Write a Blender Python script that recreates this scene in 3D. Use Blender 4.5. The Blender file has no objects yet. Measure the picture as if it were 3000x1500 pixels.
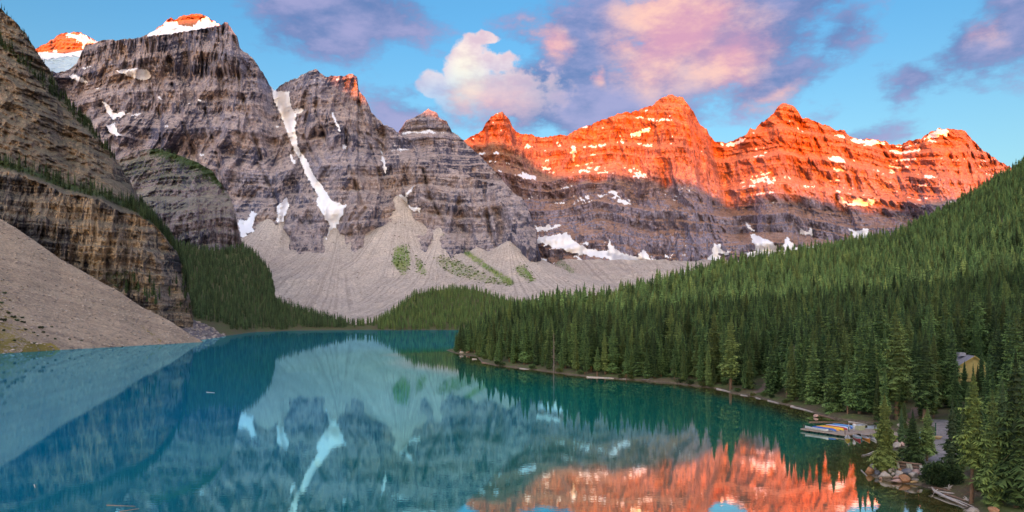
import bpy, bmesh, math, random
import numpy as np
from mathutils import Vector, Matrix, Euler

# ------------------------------------------------------------------ scene, camera, light
SC = bpy.context.scene
COL = SC.collection
R = math.radians
FPX, HOR, CZ = 2142.0, 932.0, 22.0          # focal length in photo pixels, horizon row, eye height above the lake

cam_d = bpy.data.cameras.new('camera')
cam = bpy.data.objects.new('camera', cam_d); COL.objects.link(cam)
cam.location = (0, 0, CZ); cam.rotation_euler = (R(90), 0, 0)
cam_d.sensor_width = 36.0; cam_d.lens = 36.0 * FPX / 3000.0
cam_d.shift_y = (HOR - 750.0) / 3000.0
cam_d.clip_start = 0.5; cam_d.clip_end = 30000
SC.camera = cam

SUN_EL, SUN_AZ = R(3.2), R(8.0)             # low sun almost straight behind the camera
sun_dir = Vector((-math.sin(SUN_AZ) * math.cos(SUN_EL), -math.cos(SUN_AZ) * math.cos(SUN_EL), math.sin(SUN_EL)))
sun_d = bpy.data.lights.new('sun', 'SUN'); sun_d.energy = 2.1; sun_d.angle = R(0.15)
sun_d.color = (1.0, 0.165, 0.0)
sun = bpy.data.objects.new('sun', sun_d); COL.objects.link(sun)
sun.rotation_euler = sun_dir.to_track_quat('Z', 'Y').to_euler()

SC.view_settings.view_transform = 'Standard'; SC.view_settings.look = 'None'
SC.view_settings.gamma = 1.0; SC.view_settings.use_curve_mapping = False
EXPO = 3.3
SC.view_settings.exposure = EXPO
SC.render.engine = 'CYCLES'
cy = SC.cycles
cy.max_bounces = 6; cy.diffuse_bounces = 4; cy.glossy_bounces = 3; cy.transmission_bounces = 2
cy.transparent_max_bounces = 6; cy.volume_bounces = 0
cy.caustics_reflective = False; cy.caustics_refractive = False
cy.use_denoising = True
try: cy.denoiser = 'OPENIMAGEDENOISE'
except Exception: pass

# ------------------------------------------------------------------ node helper
class NT:
    def __init__(s, tree): s.t = tree; s.n = tree.nodes; s.l = tree.links
    def new(s, typ, ins=None, **props):
        nd = s.n.new(typ)
        for k, v in props.items(): setattr(nd, k, v)
        if ins:
            for k, v in ins.items(): s.put(nd.inputs[k], v)
        return nd
    def put(s, sock, v):
        if isinstance(v, bpy.types.NodeSocket): s.l.new(v, sock)
        elif v is not None: sock.default_value = v
    def math(s, op, a, b=None, c=None, clamp=False):
        nd = s.n.new('ShaderNodeMath'); nd.operation = op; nd.use_clamp = clamp
        s.put(nd.inputs[0], a)
        if b is not None: s.put(nd.inputs[1], b)
        if c is not None: s.put(nd.inputs[2], c)
        return nd.outputs[0]
    def mix(s, f, a, b, typ='MIX'):
        nd = s.n.new('ShaderNodeMix'); nd.data_type = 'RGBA'; nd.blend_type = typ; nd.clamp_factor = True
        s.put(nd.inputs[0], f)
        for i, v in ((6, a), (7, b)):
            s.put(nd.inputs[i], (tuple(v) + (1,))[:4] if isinstance(v, (tuple, list)) else v)
        return nd.outputs[2]
    def step(s, v, lo, hi, a=0.0, b=1.0):
        nd = s.n.new('ShaderNodeMapRange'); nd.interpolation_type = 'SMOOTHSTEP'
        s.put(nd.inputs[0], v)
        for i, q in ((1, lo), (2, hi), (3, a), (4, b)): s.put(nd.inputs[i], q)
        return nd.outputs[0]
    def noise(s, vec, scale=1.0, detail=4.0, rough=0.55, dist=0.0, lac=2.0):
        nd = s.n.new('ShaderNodeTexNoise')
        s.put(nd.inputs['Vector'], vec); nd.inputs['Scale'].default_value = scale
        nd.inputs['Detail'].default_value = detail; nd.inputs['Roughness'].default_value = rough
        nd.inputs['Distortion'].default_value = dist; nd.inputs['Lacunarity'].default_value = lac
        return nd.outputs['Fac']
    def scale(s, vec, k):
        nd = s.n.new('ShaderNodeVectorMath'); nd.operation = 'MULTIPLY'
        s.put(nd.inputs[0], vec); nd.inputs[1].default_value = k
        return nd.outputs[0]
    def attr(s, name):
        nd = s.n.new('ShaderNodeAttribute'); nd.attribute_name = name
        return nd.outputs['Fac']

# ------------------------------------------------------------------ sky
world = bpy.data.worlds.new('World'); SC.world = world; world.use_nodes = True
def build_world():
    t = NT(world.node_tree); t.n.clear()
    out = t.new('ShaderNodeOutputWorld'); bg = t.new('ShaderNodeBackground')
    sky = t.new('ShaderNodeTexSky', sky_type='NISHITA')
    sky.sun_disc = False; sky.sun_elevation = SUN_EL; sky.sun_rotation = R(180.0) + SUN_AZ
    sky.altitude = 1900; sky.air_density = 1.0; sky.dust_density = 10.0; sky.ozone_density = 3.0
    co = t.new('ShaderNodeTexCoord').outputs['Generated']
    sp = t.new('ShaderNodeSeparateXYZ', {0: co})
    az = t.math('ARCTAN2', sp.outputs[0], sp.outputs[1]); el = t.math('ARCSINE', sp.outputs[2])
    # drifting warp so that cloud outlines billow
    w1 = t.new('ShaderNodeTexNoise', {'Vector': co}); w1.inputs['Scale'].default_value = 7; w1.inputs['Detail'].default_value = 7
    w1.inputs['Roughness'].default_value = 0.6
    wc = t.new('ShaderNodeSeparateXYZ', {0: w1.outputs['Color']})
    azw = t.math('MULTIPLY_ADD', t.math('SUBTRACT', wc.outputs[0], 0.5), 0.16, az)
    elw = t.math('MULTIPLY_ADD', t.math('SUBTRACT', wc.outputs[1], 0.5), 0.11, el)
    azs = t.math('MULTIPLY_ADD', t.math('SUBTRACT', wc.outputs[0], 0.5), 0.05, az)
    els = t.math('MULTIPLY_ADD', t.math('SUBTRACT', wc.outputs[1], 0.5), 0.045, el)
    def blob(px, py, rx, ry, wgt=1.0, small=False):
        a = math.atan((px - 1500) / FPX); e = math.atan((HOR - py) / FPX * math.cos(a))
        da = t.math('MULTIPLY', t.math('SUBTRACT', azs if small else azw, a), FPX / rx * math.cos(a) ** -2 * 0.95)
        de = t.math('MULTIPLY', t.math('SUBTRACT', els if small else elw, e), FPX / ry)
        r2 = t.math('MULTIPLY_ADD', da, da, t.math('MULTIPLY', de, de))
        return t.math('MULTIPLY', t.math('SUBTRACT', 1.0, t.math('SQRT', r2)), wgt)
    def union(lst):
        acc = None
        for b in lst:
            v = blob(*b)
            acc = v if acc is None else t.math('SMOOTH_MAX', acc, v, 0.25)
        return acc
    fl = t.scale(co, (1, 1, 2.2))
    n1 = t.noise(fl, 5.5, 9, 0.62); n2 = t.noise(fl, 16, 7, 0.6); n3 = t.noise(co, 3.1, 5, 0.55)
    nn = t.math('MULTIPLY_ADD', n2, 0.35, t.math('MULTIPLY', n1, 0.65))
    body = union([(980, 30, 360, 190, .8), (1600, 280, 400, 170, .9), (1700, 110, 240, 150, .8), (2080, 120, 400, 220, 1.0),
                  (2260, 250, 260, 100, .7), (2430, 130, 150, 140, .55), (2300, 10, 330, 70, .7), (2880, 130, 230, 150, .62),
                  (2700, 240, 190, 70, .55), (2980, 60, 200, 160, .65), (1180, 330, 260, 90, .35), (1850, 350, 300, 90, .6), (2550, 380, 260, 60, .3)])
    # beyond the frame broken cloud goes on, thickened and lit up for fill
    cover = t.step(t.noise(fl, 2.0, 4, 0.5), 0.38, 0.56, -0.5, 0.6)
    side = t.math('MAXIMUM', t.step(t.math('ABSOLUTE', az), 0.62, 0.85), t.step(el, 0.42, 0.6))
    body = t.math('MAXIMUM', body, t.math('ADD', t.math('MULTIPLY', t.math('SUBTRACT', side, 1.0), 3.0), cover))
    dens = t.step(t.math('MULTIPLY_ADD', t.math('SUBTRACT', nn, 0.5), 2.9, body), 0.04, 0.46)
    dens = t.math('MULTIPLY', dens, t.step(el, 0.0, 0.12))
    # the towering white cumulus keeps a hard edge
    cum = union([(1372, 190, 62, 88, 1, True), (1335, 215, 50, 60, .9, True), (1350, 285, 95, 66, 1, True), (1272, 248, 44, 36, .9, True), (1255, 270, 40, 30, .8, True), (1440, 97, 36, 17, 1, True),
                 (1440, 160, 40, 70, .45), (1430, 280, 120, 90, .6), (1385, 130, 34, 40, .9, True), (1500, 300, 150, 80, .35)])
    n4 = t.noise(co, 42, 6, 0.6)
    cdens = t.step(t.math('ADD', t.math('MULTIPLY', t.math('SUBTRACT', n2, 0.5), 0.8), t.math('MULTIPLY_ADD', t.math('SUBTRACT', n4, 0.5), 0.7, cum)), -0.02, 0.22)
    lit = union([(1965, 90, 230, 200, 1.0), (2130, 150, 190, 170, .8), (1615, 120, 85, 110, .75), (1760, 235, 34, 40, .6), (2290, 300, 120, 40, .5),
                 (2890, 80, 70, 60, .4), (1420, 300, 170, 110, .5)])
    litg = t.math('MULTIPLY', side, t.step(n3, 0.42, 0.62))
    lm = t.math('MAXIMUM', t.step(t.math('MULTIPLY_ADD', t.math('SUBTRACT', n1, 0.5), 1.5, lit), 0.0, 0.75), t.math('MULTIPLY', litg, 0.85))
    sh = t.mix(t.step(nn, 0.42, 0.62), (0.145, 0.215, 0.47), (0.40, 0.375, 0.64))
    pk = t.mix(t.step(nn, 0.42, 0.6), (0.78, 0.36, 0.48), (1.15, 0.66, 0.50))
    cc = t.mix(lm, sh, pk)
    wy = t.mix(t.step(blob(1360, 240, 60, 110, 1, True), -0.2, 0.6), (0.98, 0.80, 0.80), (1.18, 1.06, 0.84))
    K = 1.0 / 2 ** EXPO / 0.10                    # cloud brightness relative to the clear sky behind it
    # unseen cloud brightened towards the sun, added fill for the shaded land
    dt = t.new('ShaderNodeVectorMath', {0: co}, operation='DOT_PRODUCT'); dt.inputs[1].default_value = sun_dir
    ph = t.math('MULTIPLY_ADD', t.step(dt.outputs['Value'], -0.3, 1.0), 7.0, 1.0)
    phv = t.new('ShaderNodeCombineXYZ', {0: ph, 1: t.math('POWER', ph, 1.15), 2: t.math('POWER', ph, 1.0)}).outputs[0]
    cc = t.scale(cc, (K,) * 3); wy = t.scale(wy, (K,) * 3)
    cc = t.mix(1.0, cc, phv, 'MULTIPLY')
    base = t.mix(1.0, sky.outputs[0], (0.56, 0.595, 0.50), 'MULTIPLY')
    base = t.mix(1.0, base, t.mix(t.step(el, 0.14, 0.42), (1.5, 1.10, 0.90), (0.88, 0.98, 1.0)), 'MULTIPLY')
    c = t.mix(t.math('MULTIPLY', dens, 0.88), base, cc)
    wy = t.mix(t.step(t.math('ADD', n2, t.math('MULTIPLY', n4, 0.5)), 0.62, 0.92), wy, t.scale(wy, (0.80, 0.74, 0.86)))
    c = t.mix(t.math('MULTIPLY', cdens, t.step(el, 0.25, 0.36, 0.12, 0.96)), c, wy)
    t.put(bg.inputs[0], c); bg.inputs[1].default_value = 0.10
    t.l.new(bg.outputs[0], out.inputs[0])
build_world()
try:
    world.cycles.sampling_method = 'MANUAL'; world.cycles.sample_map_resolution = 512
except Exception: pass

# ------------------------------------------------------------------ numpy noise
_rs = np.random.RandomState(7)
_perm = np.concatenate([_rs.permutation(4096)] * 2).astype(np.int64)
_ga = _rs.rand(4096) * 2 * np.pi; _gx = np.cos(_ga).astype(np.float32); _gy = np.sin(_ga).astype(np.float32)
def perlin(x, y, seed=0):
    x = np.asarray(x, np.float64) + seed * 17.31; y = np.asarray(y, np.float64) + seed * 9.17
    xi = np.floor(x); yi = np.floor(y); fx = (x - xi).astype(np.float32); fy = (y - yi).astype(np.float32)
    xi = xi.astype(np.int64) & 4095; yi = yi.astype(np.int64) & 4095
    x1 = (xi + 1) & 4095; y1 = (yi + 1) & 4095
    u = fx * fx * fx * (fx * (fx * 6 - 15) + 10); v = fy * fy * fy * (fy * (fy * 6 - 15) + 10)
    def g(a, b, dx, dy):
        h = _perm[_perm[a] + b]; return _gx[h] * dx + _gy[h] * dy
    a = g(xi, yi, fx, fy); b = g(x1, yi, fx - 1, fy); c = g(xi, y1, fx, fy - 1); d = g(x1, y1, fx - 1, fy - 1)
    return (a + u * (b - a) + v * ((c + u * (d - c)) - (a + u * (b - a)))) * 1.5
def fbm(x, y, o=4, seed=0, gain=0.5):
    s = 0; a = 1.0; n = 0
    for i in range(o):
        s = s + a * perlin(x * 2 ** i, y * 2 ** i, seed + i * 3); n += a; a *= gain
    return s / n
def ridged(x, y, o=3, seed=0, gain=0.5):
    s = 0; a = 1.0; n = 0
    for i in range(o):
        s = s + a * (1 - np.abs(perlin(x * 2 ** i, y * 2 ** i, seed + i * 5)) * 1.7); n += a; a *= gain
    return s / n
def sstep(a, b, x):
    t = np.clip((x - a) / (b - a), 0, 1); return t * t * (3 - 2 * t)
def interp(pts, x, k=1):
    p = np.array(pts, float); return np.interp(x, p[:, 0], p[:, k])
def seg_dist(px, py, pts):
    d = np.full(np.shape(px), 1e9)
    for (x0, y0), (x1, y1) in zip(pts[:-1], pts[1:]):
        dx, dy = x1 - x0, y1 - y0; L = dx * dx + dy * dy + 1e-9
        t = np.clip(((px - x0) * dx + (py - y0) * dy) / L, 0, 1)
        d = np.minimum(d, np.hypot(px - x0 - t * dx, py - y0 - t * dy))
    return d
def in_poly(px, py, poly):
    r = np.zeros(np.shape(px), bool); n = len(poly)
    for i in range(n):
        x0, y0 = poly[i]; x1, y1 = poly[(i + 1) % n]
        if y0 == y1: continue
        c = ((y0 > py) != (y1 > py)) & (px < (x1 - x0) * (py - y0) / (y1 - y0) + x0)
        r ^= c
    return r
def at(px, py, D):
    return np.stack([(px - 1500) / FPX * D, D + 0 * px, CZ + (HOR - py) / FPX * D], -1)
def on_lake(px, py, z=0.0):
    D = (CZ - z) * FPX / (py - HOR); return ((px - 1500) / FPX * D, D)

# ------------------------------------------------------------------ object helpers
def link(o, parent=None):
    COL.objects.link(o)
    if parent: o.parent = parent
    return o
def fast_mesh(name, verts, faces, smooth=False, attrs=None, mats=(), mat_idx=None):
    me = bpy.data.meshes.new(name)
    verts = np.asarray(verts, np.float32).reshape(-1, 3); faces = np.asarray(faces, np.int32); k = faces.shape[1]
    me.vertices.add(len(verts)); me.vertices.foreach_set('co', verts.ravel())
    me.loops.add(faces.size); me.loops.foreach_set('vertex_index', faces.ravel())
    me.polygons.add(len(faces)); me.polygons.foreach_set('loop_start', np.arange(0, faces.size, k, dtype=np.int32))
    me.polygons.foreach_set('loop_total', np.full(len(faces), k, np.int32))
    if mat_idx is not None: me.polygons.foreach_set('material_index', np.asarray(mat_idx, np.int32))
    me.update(calc_edges=True); me.validate()
    me.polygons.foreach_set('use_smooth', np.full(len(me.polygons), smooth))
    for k_, v in (attrs or {}).items():
        a = me.attributes.new(k_, 'FLOAT', 'POINT'); a.data.foreach_set('value', np.asarray(v, np.float32).ravel())
    for m in mats: me.materials.append(m)
    return me
def obj(name, me, parent=None, **props):
    o = bpy.data.objects.new(name, me); link(o, parent)
    for k, v in props.items(): o[k] = v
    return o
def empty(name, loc, rz=0.0, label=None, cat=None, group=None, scale=1.0):
    o = bpy.data.objects.new(name, None); link(o); o.location = loc; o.rotation_euler = (0, 0, rz); o.scale = (scale,) * 3
    o.empty_display_size = 0.3
    tag(o, label, cat, group); return o
def tag(o, label=None, cat=None, group=None):
    if label: o['label'] = label
    if cat: o['category'] = cat
    if group: o['group'] = group
    return o
def structure(name, me): return obj(name, me, None, kind='structure')
def quads(nr, nc):
    i = np.arange((nr - 1) * (nc - 1)); r = i // (nc - 1); c = i % (nc - 1); a = r * nc + c
    return np.stack([a, a + 1, a + nc + 1, a + nc], -1)

# ------------------------------------------------------------------ materials
def new_mat(name):
    m = bpy.data.materials.new(name); m.use_nodes = True
    t = NT(m.node_tree); t.n.clear()
    out = t.new('ShaderNodeOutputMaterial'); b = t.new('ShaderNodeBsdfPrincipled')
    t.l.new(b.outputs[0], out.inputs[0])
    b.inputs['Roughness'].default_value = 0.85; b.inputs['Specular IOR Level'].default_value = 0.25
    return m, t, b
def rock_mat(name, warm, cool, stain, debris, sc=1.0, stain_amt=0.75, strata_amt=0.9, blotch=0.5, gold=None, tilt=(0, 0, 0), veg=(0.045, 0.075, 0.025), bump=1.0, low=None, gold_amt=0.85, stain_shift=0.0):
    m, t, b = new_mat(name)
    geo = t.new('ShaderNodeNewGeometry'); pos = geo.outputs['Position']
    mp = t.new('ShaderNodeMapping', {'Vector': pos}); mp.inputs['Rotation'].default_value = tilt
    p = mp.outputs[0]
    warp = t.noise(pos, 0.006 * sc, 3, 0.5)
    p = t.new('ShaderNodeVectorMath', {0: p, 1: t.new('ShaderNodeCombineXYZ', {2: t.math('MULTIPLY', t.math('SUBTRACT', warp, 0.5), 110.0 / sc)}).outputs[0]}, operation='ADD').outputs[0]
    st1 = t.noise(t.scale(p, (0.0012 * sc, 0.0012 * sc, 0.022 * sc)), 1.0, 5, 0.65, 0.3)
    st2 = t.noise(t.scale(p, (0.008 * sc, 0.008 * sc, 0.16 * sc)), 1.0, 5, 0.7, 0.2)
    big = t.noise(pos, 0.0032 * sc, 5, 0.6)
    fine = t.noise(pos, 0.07 * sc, 7, 0.72)
    speck = t.noise(t.scale(pos, (1, 1, 0.7)), 0.22 * sc, 5, 0.75)
    k = t.math('ADD', t.math('MULTIPLY', t.math('SUBTRACT', st1, 0.5), 2.2 * strata_amt), t.math('MULTIPLY', t.math('SUBTRACT', big, 0.5), 2.2 * blotch))
    k = t.math('ADD', k, t.math('MULTIPLY', t.math('SUBTRACT', st2, 0.5), 0.6 * strata_amt))
    col = t.mix(t.step(k, -0.6, 0.6), cool, warm)
    if low is not None:                            # grey beds and rusty quartzite, with valley shade and sunrise glow put in
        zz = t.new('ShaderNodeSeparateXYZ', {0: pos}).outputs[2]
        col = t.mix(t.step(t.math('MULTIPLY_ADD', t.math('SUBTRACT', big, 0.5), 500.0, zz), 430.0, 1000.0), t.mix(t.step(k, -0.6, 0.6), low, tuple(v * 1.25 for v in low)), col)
    if gold is not None:
        g1 = t.noise(t.scale(pos, (0.012 * sc, 0.012 * sc, 0.006 * sc)), 1.0, 4, 0.6)
        col = t.mix(t.math('MULTIPLY', t.step(t.math('MULTIPLY_ADD', fine, 0.4, g1), 0.60, 0.78), gold_amt), col, gold)
    # vertical water stains on the steep faces
    stv = t.noise(t.scale(pos, (0.035 * sc, 0.035 * sc, 0.0035 * sc)), 1.0, 6, 0.68, 0.4)
    stm = t.noise(t.scale(pos, (0.004 * sc, 0.004 * sc, 0.007 * sc)), 1.0, 3, 0.5)
    stn = t.step(t.math('ADD', stv, t.math('MULTIPLY', t.math('SUBTRACT', stm, 0.5), 1.1)), 0.52 - stain_shift, 0.66 - stain_shift)
    col = t.mix(t.math('MULTIPLY', stn, stain_amt), col, stain)
    # dark crevices running down the faces
    ck = t.noise(t.scale(pos, (0.022 * sc, 0.022 * sc, 0.006 * sc)), 1.0, 5, 0.6, 0.8)
    ckl = t.step(t.math('ABSOLUTE', t.math('SUBTRACT', ck, 0.5)), 0.004, 0.028, 1.0, 0.0)
    col = t.mix(t.math('MULTIPLY', ckl, 0.7), col, tuple(v * 0.8 for v in stain))
    # debris resting on ledges
    nz = t.new('ShaderNodeSeparateXYZ', {0: geo.outputs['True Normal']}).outputs[2]
    col = t.mix(t.math('MULTIPLY', t.step(t.math('MULTIPLY_ADD', t.math('SUBTRACT', fine, 0.5), 0.5, nz), 0.42, 0.75), 0.7), col, debris)
    # cracks and grains
    col = t.mix(1.0, col, t.mix(t.step(speck, 0.36, 0.62), (0.80, 0.79, 0.80), (1.14, 1.13, 1.12)), 'MULTIPLY')
    col = t.mix(1.0, col, t.mix(t.step(st2, 0.36, 0.62), (0.82, 0.81, 0.82), (1.12, 1.11, 1.10)), 'MULTIPLY')
    col = t.mix(1.0, col, t.mix(t.step(fine, 0.38, 0.6), (0.76, 0.76, 0.79), (1.15, 1.14, 1.12)), 'MULTIPLY')
    vg = t.step(t.math('ADD', t.math('MULTIPLY', t.attr('veg'), 0.85), t.math('ADD', t.math('MULTIPLY', t.math('SUBTRACT', fine, 0.5), 1.8), t.math('MULTIPLY', t.math('SUBTRACT', speck, 0.5), 1.2))), 0.36, 0.6)
    col = t.mix(t.math('MULTIPLY', vg, t.step(t.attr('veg'), 0.02, 0.1)), col, t.mix(speck, tuple(0.6 * v for v in veg), tuple(1.5 * v for v in veg)))
    t.put(b.inputs['Base Color'], col)
    h = t.math('ADD', t.math('MULTIPLY', fine, 1.0), t.math('ADD', t.math('MULTIPLY', st2, 0.7), t.math('MULTIPLY', stv, 0.9)))
    h = t.math('MULTIPLY_ADD', speck, 0.4, h)
    bp = t.new('ShaderNodeBump', {'Height': h}); bp.inputs['Strength'].default_value = 0.9
    bp.inputs['Distance'].default_value = 9.0 / sc * bump
    t.l.new(bp.outputs[0], b.inputs['Normal'])
    return m
def scree_mat(name, a, c, sc, veg=(0.07, 0.10, 0.02), vegb=(0.16, 0.15, 0.04), bands=None, bump=0.6):
    m, t, b = new_mat(name)
    pos = t.new('ShaderNodeNewGeometry').outputs['Position']
    n1 = t.noise(pos, 0.012 * sc, 5, 0.6); n2 = t.noise(pos, 0.16 * sc, 6, 0.75); n3 = t.noise(pos, 0.9 * sc, 3, 0.7)
    fl = t.attr('flow')
    nf = t.noise(t.new('ShaderNodeCombineXYZ', {0: t.math('MULTIPLY', fl, 60.0), 1: t.math('MULTIPLY', n1, 1.5)}).outputs[0], 1.0, 5, 0.65)
    col = t.mix(t.step(t.math('ADD', t.math('MULTIPLY', n1, 0.4), t.math('MULTIPLY', nf, 0.6)), 0.42, 0.58), a, c)
    col = t.mix(1.0, col, t.mix(t.step(nf, 0.36, 0.60), (0.68, 0.67, 0.68), (1.12, 1.12, 1.11)), 'MULTIPLY')
    if bands is not None: col = t.mix(t.step(t.math('MULTIPLY_ADD', n2, 0.5, t.attr('band')), 0.55, 0.9), col, bands)
    col = t.mix(1.0, col, t.mix(t.step(n2, 0.35, 0.65), (0.72, 0.72, 0.74), (1.2, 1.18, 1.15)), 'MULTIPLY')
    col = t.mix(1.0, col, t.mix(t.step(n3, 0.35, 0.65), (0.72, 0.70, 0.70), (1.25, 1.22, 1.2)), 'MULTIPLY')
    va = t.attr('veg')
    vg = t.math('MULTIPLY', t.step(t.math('ADD', va, t.math('ADD', t.math('MULTIPLY', t.math('SUBTRACT', n2, 0.5), 1.9), t.math('MULTIPLY', t.math('SUBTRACT', nf, 0.5), 1.2))), 0.42, 0.62), t.step(va, 0.02, 0.12))
    col = t.mix(vg, col, t.mix(t.step(n1, 0.35, 0.65), veg, vegb))
    t.put(b.inputs['Base Color'], col)
    bp = t.new('ShaderNodeBump', {'Height': t.math('ADD', n2, t.math('MULTIPLY', n3, 0.35))}); bp.inputs['Strength'].default_value = 0.8
    bp.inputs['Distance'].default_value = 3.0 / sc * bump
    t.l.new(bp.outputs[0], b.inputs['Normal'])
    return m
def snow_mat(name='snow', c=(0.82, 0.84, 0.88), dirty=(0.68, 0.67, 0.68), sc=1.0):
    m, t, b = new_mat(name)
    pos = t.new('ShaderNodeNewGeometry').outputs['Position']
    n = t.noise(pos, 0.03 * sc, 6, 0.65)
    t.put(b.inputs['Base Color'], t.mix(t.step(n, 0.60, 0.85), c, dirty))
    bp = t.new('ShaderNodeBump', {'Height': n}); bp.inputs['Strength'].default_value = 0.4; bp.inputs['Distance'].default_value = 3.0
    t.l.new(bp.outputs[0], b.inputs['Normal']); b.inputs['Roughness'].default_value = 0.6
    return m
def plain_mat(name, c, rough=0.6, c2=None, sc=3.0, bump=0.0, spec=0.3, metal=0.0, stretch=(1, 1, 1)):
    m, t, b = new_mat(name)
    tc = t.new('ShaderNodeTexCoord').outputs['Object']
    n = t.noise(t.scale(tc, stretch), sc, 5, 0.65)
    c2 = c2 or tuple(v * 0.6 for v in c)
    t.put(b.inputs['Base Color'], t.mix(t.step(n, 0.35, 0.68), c, c2))
    b.inputs['Roughness'].default_value = rough; b.inputs['Specular IOR Level'].default_value = spec; b.inputs['Metallic'].default_value = metal
    if bump:
        bp = t.new('ShaderNodeBump', {'Height': n}); bp.inputs['Distance'].default_value = bump
        t.l.new(bp.outputs[0], b.inputs['Normal'])
    return m

M_ROCK = rock_mat('rock_grey_brown', (0.450, 0.355, 0.305), (0.280, 0.285, 0.370), (0.060, 0.070, 0.130), (0.47, 0.40, 0.36), strata_amt=0.8, blotch=0.85, stain_amt=0.88, stain_shift=0.02)
M_RED = rock_mat('rock_rusty_glow', (0.440, 0.175, 0.060), (0.330, 0.145, 0.070), (0.075, 0.045, 0.050), (0.40, 0.23, 0.13), stain_amt=0.65, strata_amt=0.6, low=(0.290, 0.285, 0.375))  # rusty rock, its orange deepened to carry the sunrise glow
M_BUT = rock_mat('rock_striped', (0.380, 0.290, 0.270), (0.245, 0.235, 0.290), (0.050, 0.055, 0.095), (0.27, 0.26, 0.18), sc=1.5, stain_amt=0.95, strata_amt=0.5, stain_shift=0.05)
M_SLAB = rock_mat('rock_slab', (0.250, 0.195, 0.145), (0.135, 0.125, 0.125), (0.040, 0.040, 0.050), (0.16, 0.15, 0.10), sc=3.2, stain_amt=0.8, gold=(0.40, 0.31, 0.20), tilt=(0, R(-24), 0), gold_amt=.45)
M_CLIFF = rock_mat('rock_cliff', (0.320, 0.255, 0.185), (0.185, 0.170, 0.172), (0.035, 0.037, 0.050), (0.17, 0.16, 0.12), sc=3.0, stain_amt=0.95, gold=(0.52, 0.39, 0.22), strata_amt=0.4, stain_shift=0.085, gold_amt=0.55)
M_TALUS = scree_mat('talus', (0.410, 0.340, 0.255), (0.310, 0.260, 0.195), 2.6, veg=(0.14, 0.12, 0.03), vegb=(0.24, 0.19, 0.045), bands=(0.19, 0.17, 0.14))
M_SCREE = scree_mat('scree', (0.560, 0.505, 0.440), (0.455, 0.410, 0.360), 0.9, veg=(0.13, 0.21, 0.05), vegb=(0.23, 0.28, 0.08))
M_ROCKPILE = scree_mat('broken_rock', (0.27, 0.245, 0.25), (0.15, 0.145, 0.16), 3.0, bump=1.4)
M_SNOW = snow_mat()
M_ICE = snow_mat('glacier_ice', (0.42, 0.55, 0.62), (0.22, 0.30, 0.36), 2.0)

# ------------------------------------------------------------------ terrain sheets: real surfaces with depth, laid out by bearing and distance
class Sheet: pass
def blur(a, n):
    for _ in range(n):
        a = np.pad(a, 1, mode='edge')
        a = (a[:-2, 1:-1] + a[2:, 1:-1] + a[1:-1, :-2] + a[1:-1, 2:] + 2 * a[1:-1, 1:-1]) / 6
    return a
def sheet(name, mat, x0, x1, step, top, bot, nr, disp=None, power=1.0, jag=3.0, seed=0, smooth=False, back=True, attr=None, shape=None, post=None):
    s = Sheet(); s.step = step
    px = np.arange(x0, x1 + step * 0.5, step); nc = len(px)
    tp, td = interp(top, px), interp(top, px, 2); bp_, bd = interp(bot, px), interp(bot, px, 2)
    if jag:
        tp = tp - jag * (ridged(px / 23.0, 0 * px + seed, 3, seed) - 0.75) * 2.2
    t = np.linspace(0, 1, nr)[:, None]
    PX = np.broadcast_to(px, (nr, nc)); PY = bp_ + (tp - bp_) * t
    sh = (t ** power if shape is None else shape(PX, PY, t))
    D = bd + (td - bd) * sh
    X = (PX - 1500) / FPX * D; Z = CZ + (HOR - PY) / FPX * D
    m = np.maximum((td - bd), 1) / np.maximum(Z[-1] - Z[0], 10)
    if post is not None: D = post(D, t)
    if disp is not None: D = D + disp(PX, PY, X, Z, t, m)
    s.PX, s.PY, s.D = PX, PY, D
    V = at(PX, PY, D); s.V = V
    at_ = {k: f(PX, PY, X, Z, t) for k, f in (attr or {}).items()}
    s.at = at_
    if back:
        last = V[-1]; rows = [V]
        for dy, dz in ((40, -8), (220, -170), (700, -700)):
            r = last.copy(); r[:, 1] += dy; r[:, 0] *= (last[:, 1] + dy) / last[:, 1]; r[:, 2] = np.maximum(r[:, 2] + dz, -20); rows.append(r[None])
        V = np.concatenate(rows, 0)
        at_ = {k: np.concatenate([v, np.zeros((3, nc))], 0) for k, v in at_.items()}
    me = fast_mesh(name, V.reshape(-1, 3), quads(V.shape[0], nc), smooth, at_, [mat])
    s.o = structure(name, me); s.nr, s.nc = nr, nc
    return s
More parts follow.
